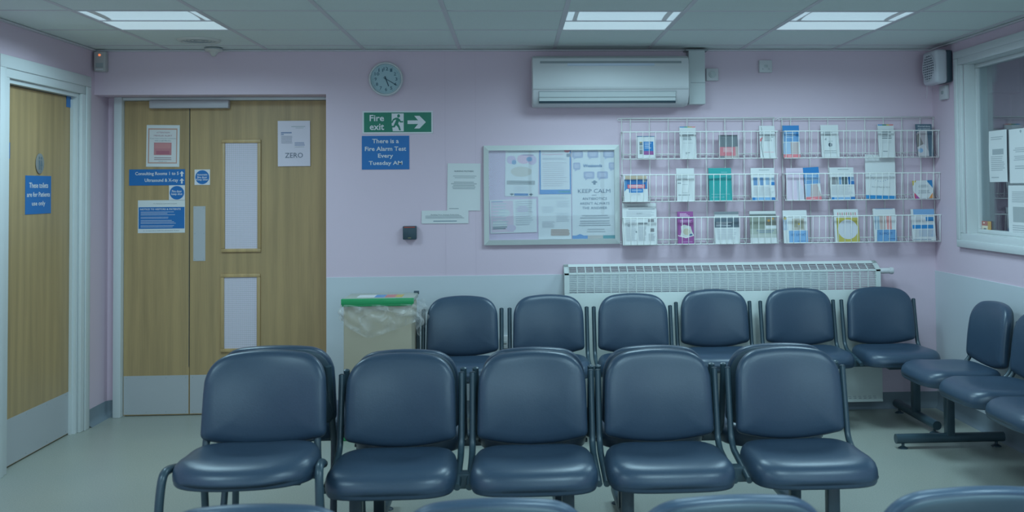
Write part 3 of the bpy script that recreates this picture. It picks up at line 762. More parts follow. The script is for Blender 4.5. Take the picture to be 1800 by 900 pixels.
# ceiling speaker and detector
sp = at(350, 70, 2, HC)
bm = nb(); lathe(bm, [(.001, -.004), (.095, -.004), (.1, -.012), (.112, -.012), (.12, -.006), (.122, 0)], (sp.x, sp.y, HC-.0005), 'Z', 44)
s_ = obj('ceiling_speaker', bm, mat('speaker_grille', (150, 174, 180), .8), smooth=True, angle=40); tag(s_, 'round flat speaker grille set in the ceiling near the left light', 'speaker')
bm = nb()
for r in (.03, .05, .07, .088): tube(bm, [(sp.x+r*math.cos(2*PI*k/32), sp.y+r*math.sin(2*PI*k/32), HC-.0055) for k in range(32)], .0022, 5, closed=True)
obj('grille_ring', bm, GREYT, s_)
sp = at(378, 85, 2, HC); sp.y = 6.27
bm = nb(); lathe(bm, [(.052, 0), (.054, -.012), (.046, -.020), (.028, -.024), (.018, -.040), (.010, -.050), (.0005, -.052)], (sp.x, sp.y, HC-.003), 'Z', 36)
s_ = obj('smoke_detector', bm, mat('detector_white', (150, 172, 178), .6), smooth=True, angle=40); tag(s_, 'small cone-shaped detector on the ceiling above the double doors', 'smoke detector')
bm = nb(); lathe(bm, [(.053, 0), (.056, -.004), (.056, -.007), (.053, -.008)], (sp.x, sp.y, HC-.003), 'Z', 36); obj('mounting_ring', bm, GREYT, s_)

# extractor fan on right wall, in the corner
fy0, fy1, fz0, fz1, fx = 6.045, 6.245, 2.058, 2.268, 2.605
fn = empty('extractor_fan', (XR, (fy0+fy1)/2, fz0), -PI/2, 'white box extractor fan with round slatted grille high in the right corner', 'extractor fan')
hw = (fy1-fy0)/2; hh = fz1-fz0; dp = XR-fx
bm = nb(); box(bm, -hw+.008, hw-.008, -.045, -.0005, .006, hh-.004, bev=.012, seg=3); obj('back_plate', bm, SHELL, fn, smooth=True, angle=35)
bm = nb(); box(bm, -hw, hw, -dp, -.035, 0, hh, bev=.022, seg=4); fb = obj('fan_housing', bm, mat('fan_white', (146, 170, 186), .35), fn, smooth=True, angle=35)
bm = nb(); tube(bm, [(+.087*math.cos(2*PI*k/40), -dp-.001, hh/2+.087*math.sin(2*PI*k/40)) for k in range(40)], .004, 8, closed=True)
gr = obj('grille_ring', bm, mat('fan_white', (0, 0, 0)), fb, smooth=True)
bm = nb(); cyl(bm, (0, -dp-.0005, hh/2), .086, .001, 'Y', n=40); obj('grille_backing', bm, DARK, fb)
bm = nb()
for k in range(-5, 6):
    z = k*.0155; L = math.sqrt(max(0, .086**2-z*z))
    box(bm, -L, L, -dp-.006, -dp-.001, hh/2+z-.003, hh/2+z+.003)
for k in range(-2, 3):
    x = k*.030; L = math.sqrt(.085**2-x*x); box(bm, x-.0015, x+.0015, -dp-.005, -dp-.001, hh/2-L, hh/2+L)
obj('grille_slats', bm, mat('fan_white', (0, 0, 0)), fb)
bm = nb(); tube(bm, [(-hw+.02, -dp+.02, 0), (-hw+.022, -dp+.021, -.04), (-hw+.015, -dp+.018, -.08)], .0012, 6); obj('pull_cord', bm, PLASTIC, fn)
# light switch below the fan, on the right wall
a = at(1653.5, 152, 0, XR-.01); b = at(1666, 174, 0, XR-.01)
sw = obj('fan_switch', bx(XR-.022, XR-.0005, min(a.y, b.y), max(a.y, b.y), b.z, a.z, bev=.003), PLASTIC, smooth=True, angle=35); tag(sw, 'white switch plate on the right wall below the extractor fan', 'switch')
obj('rocker', bx(XR-.026, XR-.021, (a.y+b.y)/2-.015, (a.y+b.y)/2+.015, b.z+.035, b.z+.055, bev=.002), GREYPL, sw)

# ------------------------------------------------------------------ noticeboard
p0 = at(850, 256, 1, 6.345); p1 = at(1090, 428.5, 1, 6.345)
nbw = p1.x-p0.x; nbh = p0.z-p1.z; ncx = (p0.x+p1.x)/2
nbd = empty('noticeboard', (ncx, YB, p1.z), 0, 'aluminium framed glazed noticeboard full of posters on the lilac wall', 'noticeboard')
bm = nb(); t = .032
for k in range(4):
    W2, H2 = nbw/2, nbh
    pts = {0: [(-W2, H2), (W2, H2), (W2-t, H2-t), (-W2+t, H2-t)], 1: [(-W2, 0), (-W2+t, t), (W2-t, t), (W2, 0)], 2: [(-W2, 0), (-W2, H2), (-W2+t, H2-t), (-W2+t, t)], 3: [(W2, 0), (W2-t, t), (W2-t, H2-t), (W2, H2)]}[k]
    yo = [-.028, -.028, -.028, -.028]
    mid = []
    fr = [bm.verts.new((x, -.024 if n_ in ((0, 1) if k == 0 else (0, 3) if k in (1, 3) else (0, 1)) else -.034, z)) for n_, (x, z) in enumerate(pts)]
    bk = [bm.verts.new((x, -.0005, z)) for x, z in pts]
    bm.faces.new(fr)
    for q in range(4): bm.faces.new((fr[q], fr[(q+1) % 4], bk[(q+1) % 4], bk[q]))
bmesh.ops.recalc_face_normals(bm, faces=bm.faces)
obj('frame', bm, ALU, nbd)
obj('backing', bx(-nbw/2+.02, nbw/2-.02, -.010, -.001, .02, nbh-.02), mat('board_felt', (150, 160, 185), .9, bump=.3, bscale=300), nbd)
obj('glazing', bx(-nbw/2+t-.004, nbw/2-t+.004, -.0275, -.0255, t-.004, nbh-t+.004), mixglass('board_glazing', .010, (.97, .98, .99)), nbd)
PB = YB-.0125
LT = (142, 168, 182)
ysheet('pinned_poster', 'faded poster about the local pharmacy, upper left inside the noticeboard', 'poster', (887, 263.5, 946, 345), PB, tilt=.02, th=.001,
   prints=[('c', .18, .22, .14, .09, (150, 160, 188)), ('c', .55, .2, .2, .1, (160, 160, 184)), ('c', .8, .22, .14, .1, (150, 160, 188)), ('c', .26, .27, .07, .05, (110, 152, 190)), ('c', .72, .20, .09, .05, (110, 152, 190)), ('r', .5, .1, .85, .12, (120, 130, 160)), ('c', .48, .47, .32, .11, (148, 170, 174)), ('r', .05, .66, .9, .75, (126, 150, 160))] + lines(.25, .7, .79, .91, 5, LT, centre=True)
     + [('r', .28, .935, .7, .985, (76, 124, 176)), ('r', .15, .945, .26, .965, DARK), ('r', .19, .93, .22, .985, DARK), ('r', .73, .945, .84, .965, DARK), ('r', .77, .93, .8, .985, DARK)],
   texts=[('Support your local NHS pharmacy', .5, .05, .85, .025, (92, 118, 146)), ('Your local pharmacy', .48, .70, .6, .035, DARK)])
ysheet('pinned_poster', 'blue bordered information poster, top centre inside the noticeboard', 'poster', (948, 262, 1004, 341), PB, th=.001,
   prints=[('r', 0, 0, 1, 1, (78, 134, 190)), ('r', .04, .025, .96, .90, (158, 184, 196)), ('c', .88, .03, .1, .05, (160, 96, 120)), ('r', .86, .1, 1, .18, (104, 130, 150)), ('r', .6, .93, .97, .965, (74, 140, 160))] + lines(.1, .85, .2, .25, 2, (128, 152, 170)) + lines(.1, .9, .3, .85, 12, (146, 168, 182)),
   texts=[('Do you get breathless?', .42, .12, .66, .04, (150, 120, 150))])
ysheet('pinned_poster', 'landscape poster with pale pink blobs, lower left inside the noticeboard', 'poster', (862, 351, 944, 409), PB-.0012, tilt=-.02, th=.001,
   prints=[('r', .02, .03, .5, .97, (156, 166, 186)), ('r', .04, .04, .28, .07, (120, 152, 184)), ('c', .3, .4, .13, .12, (152, 180, 190)), ('c', .7, .3, .13, .1, (150, 164, 188)), ('c', .2, .75, .16, .14, (154, 182, 190)), ('c', .75, .65, .14, .12, (152, 182, 192)), ('c', .45, .85, .1, .1, (150, 164, 188))] + lines(.05, .4, .1, .9, 9, LT) + lines(.55, .93, .06, .8, 12, LT) + lines(.05, .4, .8, .9, 2, DARK),)
ysheet('pinned_poster', 'plain white text sheet in columns, bottom centre inside the noticeboard', 'poster', (946, 342, 1004.5, 420), PB, th=.001,
   prints=lines(.1, .9, .06, .12, 2, LT, centre=True) + lines(.12, .5, .27, .42, 6, LT) + lines(.55, .95, .15, .3, 6, LT) + lines(.55, .95, .42, .62, 7, LT) + lines(.12, .5, .6, .75, 6, LT) + lines(.38, .96, .78, .93, 6, (138, 142, 140), th=.6, rag=.1))
bub = []
for (u, v, w_, h_) in ((.13, .06, .24, .08), (.47, .06, .24, .08), (.82, .06, .24, .08), (.11, .19, .16, .08), (.90, .19, .16, .08), (.38, .29, .24, .08), (.68, .29, .24, .08)):
    bub += [('p', [(u-w_/2+.02, v-h_/2), (u+w_/2-.02, v-h_/2), (u+w_/2, v-h_/2+.012), (u+w_/2, v+h_/2-.012), (u+w_/2-.02, v+h_/2), (u-w_/2+.09, v+h_/2), (u-w_/2+.03, v+h_/2+.02), (u-w_/2+.04, v+h_/2), (u-w_/2, v+h_/2-.012), (u-w_/2, v-h_/2+.012)], (124, 150, 178))] + lines(u-w_*.35, u+w_*.35, v-h_*.25, v+h_*.3, 3, (154, 178, 196), centre=True)
P5 = (1004.8, 262, 1085.5, 420.5)
ysheet('pinned_poster', 'tall white poster reading Keep calm, antibiotics aren\'t always the answer, in the noticeboard', 'poster', P5, PB-.001, th=.001,
   prints=bub + [('r', .44, .36, .56, .375, (92, 122, 142)), ('r', .475, .348, .525, .395, (92, 122, 142)), ('r', 0, .955, .34, .99, (92, 142, 190)), ('p', [(.08, .956), (.17, .938), (.26, .956)], (92, 142, 190)), ('r', .34, .955, .68, .99, (138, 156, 160)), ('r', .68, .955, 1, .99, (84, 144, 158))] + lines(.15, .85, .73, .78, 2, (130, 156, 170), centre=True) + lines(.12, .88, .79, .86, 3, (128, 154, 168), centre=True) + lines(.3, .75, .88, .93, 2, (140, 166, 178), centre=True),
   texts=[('Weekends', .46, .185, .42, .034, (74, 120, 166), True), ('KEEP CALM', .49, .465, .72, .042, (84, 114, 138)), ('AND', .49, .512, .11, .014, (96, 124, 146)), ('ANTIBIOTICS', .5, .55, .55, .028, (84, 114, 138)), ("AREN'T ALWAYS", .5, .602, .66, .028, (84, 114, 138)), ('THE ANSWER', .5, .652, .56, .028, (84, 114, 138))])

# ------------------------------------------------------------------ radiator with low-surface-temperature cover
p0 = at(992, 472, 1, 6.265); p1 = at(1548, 476, 1, 6.265)
zt = .895; ztop = .945; zg = .772; zb = .065; rw = p1.x-p0.x
rd = empty('radiator_cover', ((p0.x+p1.x)/2, YB, 0), 0, 'long white radiator casing with slotted grille under the leaflet racks', 'radiator')
RP = mat('radiator_white', (152, 184, 192), .35)
bm = nb()
box(bm, -rw/2, rw/2, -.10, -.086, zb, zg-.002, bev=.003)                # front sheet
box(bm, -rw/2, rw/2, -.10, -.094, zt-.012, zt, bev=.001)
for s in (-1, 1):
    box(bm, s*rw/2, s*(rw/2-.004), -.098, -.001, zb, zt-.005); box(bm, s*rw/2, s*(rw/2-.028), -.10, -.094, zg-.002, zt)
obj('casing', bm, RP, rd, smooth=True, angle=30)
# front grille
n = 37; iw = rw-.056; bm = nb()
for k in range(n+1):
    x = -iw/2+iw*k/n; box(bm, x-.003, x+.003, -.0995, -.0945, zg-.002, zt-.011)
for k in range(1, 10):
    z = zg-.002+(zt-.011-zg+.002)*k/10; box(bm, -iw/2, iw/2, -.0985, -.0955, z-.0022, z+.0022)
obj('front_grille', bm, RP, rd)
# sloping top grille
bm = nb()
dY, dZ = .099-.012, ztop-zt
L_ = math.hypot(dY, dZ); ang = math.atan2(dZ, dY)
mt = Matrix.Translation((0, -.099, zt)) @ Matrix.Rotation(ang, 4, 'X')
def tb(x0, x1, y0, y1, t=.002): box(bm, x0, x1, y0, y1, -t, 0, mt=mt)
for k in range(n+1):
    x = -iw/2+iw*k/n; tb(x-.003, x+.003, 0, L_*.7)
for k in range(5): tb(-rw/2, rw/2, L_*.7*k/4-.0016 if k else 0, L_*.7*k/4+.0016+(.004 if k == 0 else 0))
tb(-rw/2, rw/2, L_*.7, L_, .003)
for s in (-1, 1): tb(min(s*rw/2, s*(rw/2-.028)), max(s*rw/2, s*(rw/2-.028)), 0, L_)
obj('top_grille', bm, RP, rd)
bm = nb()
for s in (-1, 1): prism(bm, [(-.001, zt-.01), (-.098, zt-.01), (-.098, zt-.002), (-.012, ztop-.003), (-.001, ztop-.003)], s*rw/2-.001, s*(rw/2-.003))
obj('end_cheek', bm, RP, rd)
bm = nb(); box(bm, -rw/2+.06, rw/2-.06, -.062, -.03, .12, .76, bev=.006); obj('radiator_panel', bm, mat('rad_inner', (150, 150, 178), .5), rd)
bm = nb()
for s in range(24):
    x = rw/2-.05-s*.032
    box(bm, x-.008, x+.008, -.1008, -.0998, zb+.018, zb+.024); box(bm, x-.012, x+.006, -.1008, -.0998, zb+.030, zb+.034)
obj('lower_slots', bm, GREYT, rd)
obj('bottom_lip', bx(-rw/2, rw/2, -.106, -.094, zb-.002, zb+.010, bev=.002), RP, rd)
# valve at right end
v = at(1556, 476, 1, 6.28)
bm = nb(); xo = v.x; 
lathe(bm, [(.001, -.035), (.016, -.035), (.018, -.030), (.018, .030), (.022, .032), (.022, .05), (.018, .054), (.001, .054)], (xo, 6.285, v.z), 'X', 28)
vv = obj('radiator_valve', bm, PLASTIC, smooth=True, angle=35); tag(vv, 'white thermostatic valve sticking out right of the radiator casing', 'valve')
bm = nb(); tube(bm, arcpath([(xo-.03, 6.285, v.z), (xo-.01, 6.30, v.z-.0), (xo-.01, 6.34, v.z-.005), (xo-.01, YB-.001, v.z-.005)], .02), .008); obj('pipe', bm, PLASTIC, vv, smooth=True)

# ------------------------------------------------------------------ leaflet racks
def wire(bm, a, b, r=.0022, n=6): tube(bm, [a, b], r, n)
rows = [(232, 271, 279.3), (307, 345, 353.7), (382, 420.3, 428.8)]     # rim, back, lower front rows in the photograph, at x=1200
def rack(x0p, x1p, label):
    YG = 6.345
    a = at(x0p, 210, 1, YG); b = at(x1p, 210, 1, YG); X0, X1 = a.x, b.x; xm_ = (X0+X1)/2
    tz = at(1360, 207, 1, YG).z
    bz = [tuple(at(1360, y-1.2, 1, Yy).z for y, Yy in zip(r, (6.262, YG-.004, 6.275))) for r in rows]
    zlow = bz[2][2]
    t = empty('leaflet_rack', (xm_, YB, zlow), 0, label, 'leaflet rack', 'white wire leaflet racks on the lilac wall')
    hw = (X1-X0)/2; L = lambda x, y, z: (x, y-YB, z-zlow)
    bm = nb()
    wire(bm, L(-hw, YG, tz), L(hw, YG, tz), .0038); wire(bm, L(-hw, YG, tz-.012), L(hw, YG, tz-.012), .0018)
    for k in range(-1, 8):
        x = -hw+.062+.1215*k
        if k == -1: x = -hw+.006
        if x > hw-.03: break
        wire(bm, L(x, YG+.004, tz), L(x, YG+.004, zlow), .0031)
    wire(bm, L(hw-.006, YG+.004, tz), L(hw-.006, YG+.004, zlow), .0031)
    for (_, zb_, zf) in bz: wire(bm, L(-hw, YG-.004, zb_), L(hw, YG-.004, zb_), .0034)
    obj('back_grid', bm, WIRE, t, smooth=True)
    bm = nb()
    for sx in (-1, 1):
        for z in (tz-.006, zlow+.01): tube(bm, [L(sx*(hw+.008)+.012*math.cos(2*PI*k/14), YG, z+.007*math.sin(2*PI*k/14)) for k in range(14)], .0018, 5, closed=True)
    obj('fixing_eye', bm, WIRE, t, smooth=True)
    for (zr, zb_, zf) in bz:
        bm = nb(); YR, YL = 6.262, 6.275
        rim = arcpath([L(-hw, YG, zr), L(-hw, YR, zr), L(hw, YR, zr), L(hw, YG, zr)], .006, 3)
        tube(bm, rim, .0042, 6)
        wire(bm, L(-hw, YL, zf), L(hw, YL, zf), .0036)
        nn = int(2*hw/.0405)
        for k in range(nn+1):
            x = -hw+.008+(2*hw-.016)*k/nn
            tube(bm, arcpath([L(x, YR-.003, zr+.004), L(x, YL-.004, zf-.003), L(x, YL+.012, zf-.002), L(x, YG-.004, zb_)], .006, 2), .0019, 5)
        for sx in (-1, 1):
            for q in (1, 2):
                y0 = YR+(YG-YR)*q/3; wire(bm, L(sx*hw, y0, zr), L(sx*hw, YL+(YG-YL)*q/3, zf+(zb_-zf)*q/3), .0018)
        obj('basket', bm, WIRE, t, smooth=True)
    return t
rack(1091, 1361, 'left white wire leaflet rack with three baskets, beside the noticeboard')
rack(1373, 1642, 'right white wire leaflet rack with three baskets, near the corner')

Wt = (160, 188, 198); Bl = (26, 110, 178); LB = (104, 156, 200); Gd = (82, 104, 116); Rd = (152, 102, 118); Sk = (140, 150, 158)
def leaflet(px, label, prints=(), texts=(), base=PAPER, tilt=0, th=.01, lean=-.13, Y=6.295, dy=0, name='leaflet', cat='leaflet', group='leaflets standing in the wire racks'):
    loc, w, h = rect(*px, Y); loc.y = 6.281+dy
    o = sheet(name, label, cat, loc, 0, w, h, base=base, prints=list(prints), texts=texts, th=th, tilt=tilt, lean=lean)
    o['group'] = group
    bm = nb(); N = 5            # page edges at the side and a loose copy behind
    for k in range(N): box(bm, -w/2+.001*(k % 2), w/2+.0008*(k % 3), th*(k+.25)/N, th*(k+.6)/N, .0005, h+.0006*((k*7) % 3))
    obj('page_edges', bm, mat('page_edge', (138, 164, 176), .8), o)
    return o
dk = (96, 120, 132)
# left rack, top basket
leaflet((1120, 239, 1151, 278), 'short white leaflet with blue and purple blocks, top left of the left rack',
    [('r', 0, 0, 1, .03, (84, 140, 188)), ('r', .12, .26, .3, .42, Gd), ('r', .16, .26, .24, .3, (150, 150, 70)), ('r', .12, .45, .3, .6, (120, 140, 148)), ('r', .12, .62, .3, .82, (96, 116, 124)), ('r', .36, .25, .92, .68, Bl), ('r', .36, .68, .92, .85, (116, 74, 138))] + lines(.42, .8, .3, .6, 4, (140, 180, 210)))
leaflet((1194.5, 222, 1224, 278), 'tall white leaflet with rainbow top edge in the left rack',
    [('r', .02, 0, .3, .03, (54, 130, 190)), ('r', .3, 0, .5, .03, (40, 150, 140)), ('r', .5, 0, .78, .03, (150, 154, 90)), ('r', .78, 0, .98, .03, (168, 110, 118)), ('r', .02, .16, .98, .165, GREYT)] + lines(.2, .9, .25, .45, 4, dk, rag=.4) + [('r', .2, .52, .8, .525, GREYT), ('r', .34, .82, .6, .84, dk), ('r', .34, .86, .44, .875, dk)], th=.012)
leaflet((1264, 237, 1297, 278), 'dark grey and red leaflet in the top basket of the left rack',
    [('r', 0, 0, 1, .52, Gd), ('r', 0, .52, .86, .9, Rd), ('r', .86, .5, 1, .95, (134, 148, 152)), ('r', 0, .9, 1, 1, (126, 140, 146)), ('r', .02, .9, .25, 1, (84, 104, 116))] + lines(.2, .75, .56, .76, 4, (160, 170, 182)), th=.018)
leaflet((1335, 220.5, 1363, 277.5), 'tall white leaflet with small red mark, top right of the left rack',
    [('p', [(.02, .42), (.2, .33), (.2, .4), (.08, .5), (.02, .47)], (176, 104, 116)), ('p', [(.12, .04), (.16, .04), (.2, .3), (.1, .6), (.2, .98), (.17, .98), (.06, .6), (.17, .3)], dk)] + lines(.3, .9, .27, .5, 6, dk, rag=.3) + [('r', .2, .82, .88, .83, (168, 132, 148))])
# middle
leaflet((1097, 309, 1139, 355), 'blue and red booklet with white base, middle basket of the left rack',
    [('r', .05, 0, .95, .14, (140, 146, 132)), ('r', .0, .14, .97, .5, (30, 98, 164)), ('p', [(0, .2), (.1, .14), (.1, .5), (0, .6)], (70, 130, 180)), ('r', .14, .33, .88, .48, (166, 96, 112)), ('r', .2, .48, .82, .64, Bl), ('r', .78, .12, .92, .24, (112, 136, 146))] + lines(.2, .8, .36, .46, 2, (196, 190, 204)) + lines(.3, .75, .53, .6, 2, (150, 188, 214), centre=True) + lines(.3, .7, .68, .75, 2, LT, centre=True), th=.02)
leaflet((1189, 295.5, 1221, 353), 'white form leaflet with a blank box in the left rack',
    lines(.08, .75, .18, .38, 4, GREYT) + [('r', .06, .44, .25, .47, dk), ('r', .3, .49, .66, .76, (132, 158, 170)), ('r', .32, .505, .64, .745, Wt), ('r', .08, .81, .72, .83, dk), ('r', 0, .17, 1, .175, GREYT)], th=.012)
TL = (26, 146, 152)
leaflet((1246, 295, 1286.5, 353), 'solid teal booklet in the middle basket of the left rack',
    [('r', .1, .79, .9, .8, (120, 180, 196))] + [('p', [(.0, .36), (.95, .25), (.95, .27), (.0, .375)], (30, 110, 130)), ('r', .55, .12, .82, .135, (110, 180, 196))], [('DIABETES UK', .38, .885, .58, .035, (120, 178, 200))], base=pc(TL), th=.014)
leaflet((1320, 295, 1362, 352.5), 'white leaflet with row of blue photos in the left rack',
    [('r', .1, .29, .27, .53, (86, 138, 188)), ('r', .38, .29, .52, .53, (86, 138, 188)), ('r', .62, .29, .78, .52, (120, 166, 200)), ('r', .84, .29, 1, .53, (136, 178, 206)), ('r', .84, .43, 1, .53, Bl), ('r', .3, .29, .33, .53, (120, 90, 110)), ('r', .02, .9, .85, .99, (100, 158, 204)), ('r', .02, .9, .15, .99, Bl), ('r', .85, .9, 1, 1, (34, 104, 170)), ('r', .35, .05, .8, .07, GREYT)] + lines(.1, .95, .58, .86, 8, LT), th=.012)
# bottom
leaflet((1094, 357, 1155, 431), 'large white newspaper folded in the bottom left corner of the left rack',
    [('r', .15, .06, .75, .09, (128, 152, 166)), ('r', .18, .13, .95, .155, (124, 148, 162)), ('r', .75, .38, .92, .45, (96, 110, 120)), ('r', .8, .6, .92, .68, (96, 110, 120)), ('c', .18, .53, .04, .025, dk), ('c', .4, .68, .025, .02, dk), ('r', .46, .46, .72, .5, (110, 134, 146))] + lines(.12, .95, .19, .33, 5, LT) + lines(.1, .42, .4, .9, 16, LT) + lines(.46, .7, .55, .9, 12, LT) + lines(.75, .95, .72, .9, 7, LT), [('QUIET', .5, .245, .18, .035, GREYT)], th=.008, name='newspaper', cat='newspaper')
leaflet((1191, 371.5, 1219.5, 429), 'purple leaflet with white picture in the bottom basket of the left rack',
    [('p', [(.2, .45), (.4, .4), (.82, .46), (.9, .62), (1, .72), (.5, .8), (.15, .74), (.22, .62)], (150, 176, 182)), ('c', .55, .62, .22, .1, (140, 156, 146)), ('c', .82, .72, .1, .04, (60, 100, 140)), ('p', [(0, .72), (.5, .79), (1, .72), (1, .745), (.5, .815), (0, .745)], (168, 192, 204)), ('r', 0, .2, 1, .22, (70, 80, 110))] + lines(.15, .8, .06, .17, 3, (170, 170, 204), rag=.4) + lines(.15, .9, .27, .36, 3, (150, 140, 184), rag=.3) + lines(.3, .9, .92, .95, 1, (150, 140, 190)), base=pc((118, 72, 138)), th=.014)
leaflet((1256, 372, 1299.5, 427), 'black and white booklet with dark title band in the bottom basket of the left rack',
    [('r', 0, 0, 1, .09, (90, 112, 124)), ('r', 0, .2, 1, .5, (66, 90, 106)), ('r', 0, .095, 1, .2, (146, 170, 180))] + lines(.06, .75, .33, .48, 3, (144, 168, 182), rag=.35) + lines(.1, .9, .56, .9, 7, LT), th=.018)
leaflet((1318, 371, 1365, 427), 'grey-green faded leaflet with dark top in the left rack',
    [('r', 0, 0, 1, .08, (150, 178, 186)), ('r', 0, .09, 1, .14, (76, 98, 104)), ('r', 0, .14, .6, .55, (104, 128, 124)), ('r', .6, .14, 1, .45, (92, 108, 106)), ('c', .72, .3, .05, .04, (150, 130, 70)), ('c', .88, .24, .04, .03, (150, 130, 70)), ('r', 0, .55, 1, .72, (122, 148, 148)), ('r', 0, .72, 1, .83, (138, 164, 168)), ('r', .25, .6, .9, .62, (84, 116, 150)), ('r', .3, .65, .85, .67, (84, 116, 150))], th=.012)
# right rack, top
leaflet((1376, 220, 1406, 277.5), 'blue leaflet with red foot, upright in the top basket',
    [('r', 0, 0, 1, .18, Bl), ('r', 0, .18, 1, .5, (82, 140, 192)), ('r', .8, .18, 1, .35, (34, 112, 176)), ('r', 0, .5, .45, .88, (126, 170, 204)), ('r', .45, .52, .95, .88, Sk), ('r', 0, .51, 1, .52, Wt), ('r', 0, .89, 1, 1, (160, 104, 118)), ('r', .25, .935, .55, .95, (190, 170, 184))] + lines(.2, .75, .24, .42, 3, (130, 176, 210)))
leaflet((1443, 219, 1475, 276), 'white leaflet with black dot in the top basket of the right rack',
    [('c', .5, .62, .11, .065, (62, 84, 100))] + lines(.15, .68, .22, .36, 3, dk) + [('p', [(.15, .46), (.3, .4), (.3, .48)], GREYT), ('r', .4, .5, .65, .515, GREYT), ('r', .15, .8, .82, .815, dk), ('r', 0, .17, 1, .175, GREYT)] + lines(.1, .9, .86, .9, 1, GREYT), th=.014)
leaflet((1543.5, 218, 1573, 277), 'tall white leaflet with rainbow top edge behind the large report in the right rack',
    [('r', .02, 0, .3, .035, (54, 130, 190)), ('r', .3, 0, .55, .035, (40, 120, 100)), ('r', .55, 0, .72, .035, (160, 160, 80)), ('r', .72, 0, .98, .035, (176, 110, 118)), ('r', .02, .15, .98, .155, GREYT), ('r', .25, .8, .55, .82, dk)] + lines(.2, .85, .22, .46, 4, dk, rag=.4) + [('r', .2, .5, .8, .505, GREYT), ('r', .2, .55, .8, .555, GREYT)], th=.012)
leaflet((1611, 217.5, 1640, 274.5), 'dark leaflet reading Worried about your memory, top right of the right rack',
    [('p', [(.05, .25), (.3, .22), (.68, .2), (.7, 1), (0, 1), (0, .3)], (136, 150, 162)), ('p', [(0, .35), (.15, .3), (.4, .62), (0, .72)], (100, 112, 116)), ('p', [(0, .72), (.45, .62), (.7, .85), (.7, 1), (.1, 1)], (150, 170, 182)), ('c', .2, .82, .15, .07, (110, 160, 200))],
    [('Worried about', .5, .07, .8, .06, (150, 176, 190), True), ('your memory?', .5, .15, .78, .06, (150, 176, 190), True)], base=pc((62, 92, 112)))
# middle
leaflet((1382, 295, 1413, 352.5), 'pale pinkish folded leaflet, left end of the middle basket of the right rack',
    [('p', [(.6, .3), (1, .65), (1, 1), (.6, 1)], (150, 172, 192)), ('r', .1, .12, .9, .13, (134, 150, 176)), ('r', .1, .34, .8, .345, (138, 156, 180))], base=pc((158, 168, 192)))
leaflet((1415, 293.5, 1443.5, 352), 'blue leaflet with red foot, leaning in the middle basket',
    [('r', 0, 0, 1, .18, Bl), ('r', 0, .18, 1, .5, (82, 140, 192)), ('r', 0, .5, .42, .88, (126, 170, 204)), ('p', [(.42, .52), (.8, .52), (1, .88), (.3, .88)], Sk), ('r', 0, .51, 1, .52, Wt), ('r', 0, .89, 1, 1, (160, 104, 118)), ('r', .3, .935, .6, .95, (190, 170, 184))] + lines(.15, .9, .22, .42, 4, (130, 176, 210)), tilt=-.05, th=.008)
leaflet((1458.5, 294, 1502, 351.5), 'white leaflet with row of dark and blue pictures in the right rack',
    [('r', .06, .29, .25, .52, (104, 122, 132)), ('r', .28, .29, .36, .52, Gd), ('r', .38, .29, .47, .52, (98, 148, 192)), ('r', .5, .29, .72, .52, (66, 92, 104)), ('r', .76, .29, 1, .52, (126, 170, 204)), ('r', .76, .29, .84, .52, (34, 104, 172)), ('r', .84, .42, 1, .52, (34, 104, 172)), ('r', 0, .91, .14, .99, Bl), ('r', .14, .91, .8, .99, (104, 156, 200)), ('r', .8, .9, 1, 1, (34, 104, 170)), ('r', .35, .05, .8, .07, GREYT)] + lines(.06, .95, .57, .86, 8, LT), th=.012)
o = leaflet((1519.5, 271.5, 1573.5, 349.5), 'large white annual review with blue foot, standing tall in the right rack',
    [('r', 0, .92, 1, 1, (32, 122, 184)), ('r', .45, .055, .85, .065, GREYT)] + [('c', .5+.33*math.cos(a*PI/12), .44+.16*math.sin(a*PI/12), .012, .009, (100, 130, 160)) for a in range(1, 12)],
    [('Annual Review 2014', .5, .73, .6, .03, dk)], tilt=.035, th=.006, dy=-.002)
leaflet((1604.5, 317, 1640, 348.5), 'small white card with coloured corners in the right rack',
    [('p', [(0, 0), (.2, 0), (0, .3)], (160, 160, 70)), ('p', [(.7, 0), (1, 0), (1, .45)], (40, 120, 180)), ('p', [(0, .6), (.3, 1), (.05, 1)], (170, 80, 110)), ('p', [(.1, .8), (.3, 1), (.1, 1)], (130, 80, 150)), ('p', [(1, .65), (1, 1), (.75, 1)], (172, 130, 80))] + lines(.25, .8, .25, .42, 3, GREYT, centre=True) + lines(.22, .85, .55, .75, 3, GREYT, centre=True), tilt=-.03, th=.01)
# bottom
leaflet((1376.5, 369.5, 1419.5, 427), 'white and blue support booklet with grey photo in the right rack',
    [('r', .38, .25, .88, .6, (134, 150, 150)), ('r', .42, .3, .6, .52, (112, 128, 120)), ('r', .66, .3, .84, .56, (108, 124, 118)), ('c', .66, .42, .04, .03, (160, 160, 60)), ('r', .22, .62, 1, 1, (100, 156, 204)), ('r', 0, .25, .2, .6, (140, 176, 204)), ('c', .08, .25, .06, .04, (170, 170, 80)), ('r', .55, .93, .95, .95, (70, 120, 170))],
    [('GET SUPPORT', .6, .745, .62, .07, (70, 120, 170), True)], th=.014)
leaflet((1466.5, 367.5, 1510, 424.5), 'yellow booklet with large pale disc in the bottom basket of the right rack',
    [('r', .09, .26, 1, 1, (146, 158, 84)), ('c', .54, .62, .41, .30, (150, 176, 192))] + [('r', .14+.09*k, .1, .18+.09*k, .2, ((120, 140, 130) if k % 2 else (150, 120, 130))) for k in range(9)], th=.02)
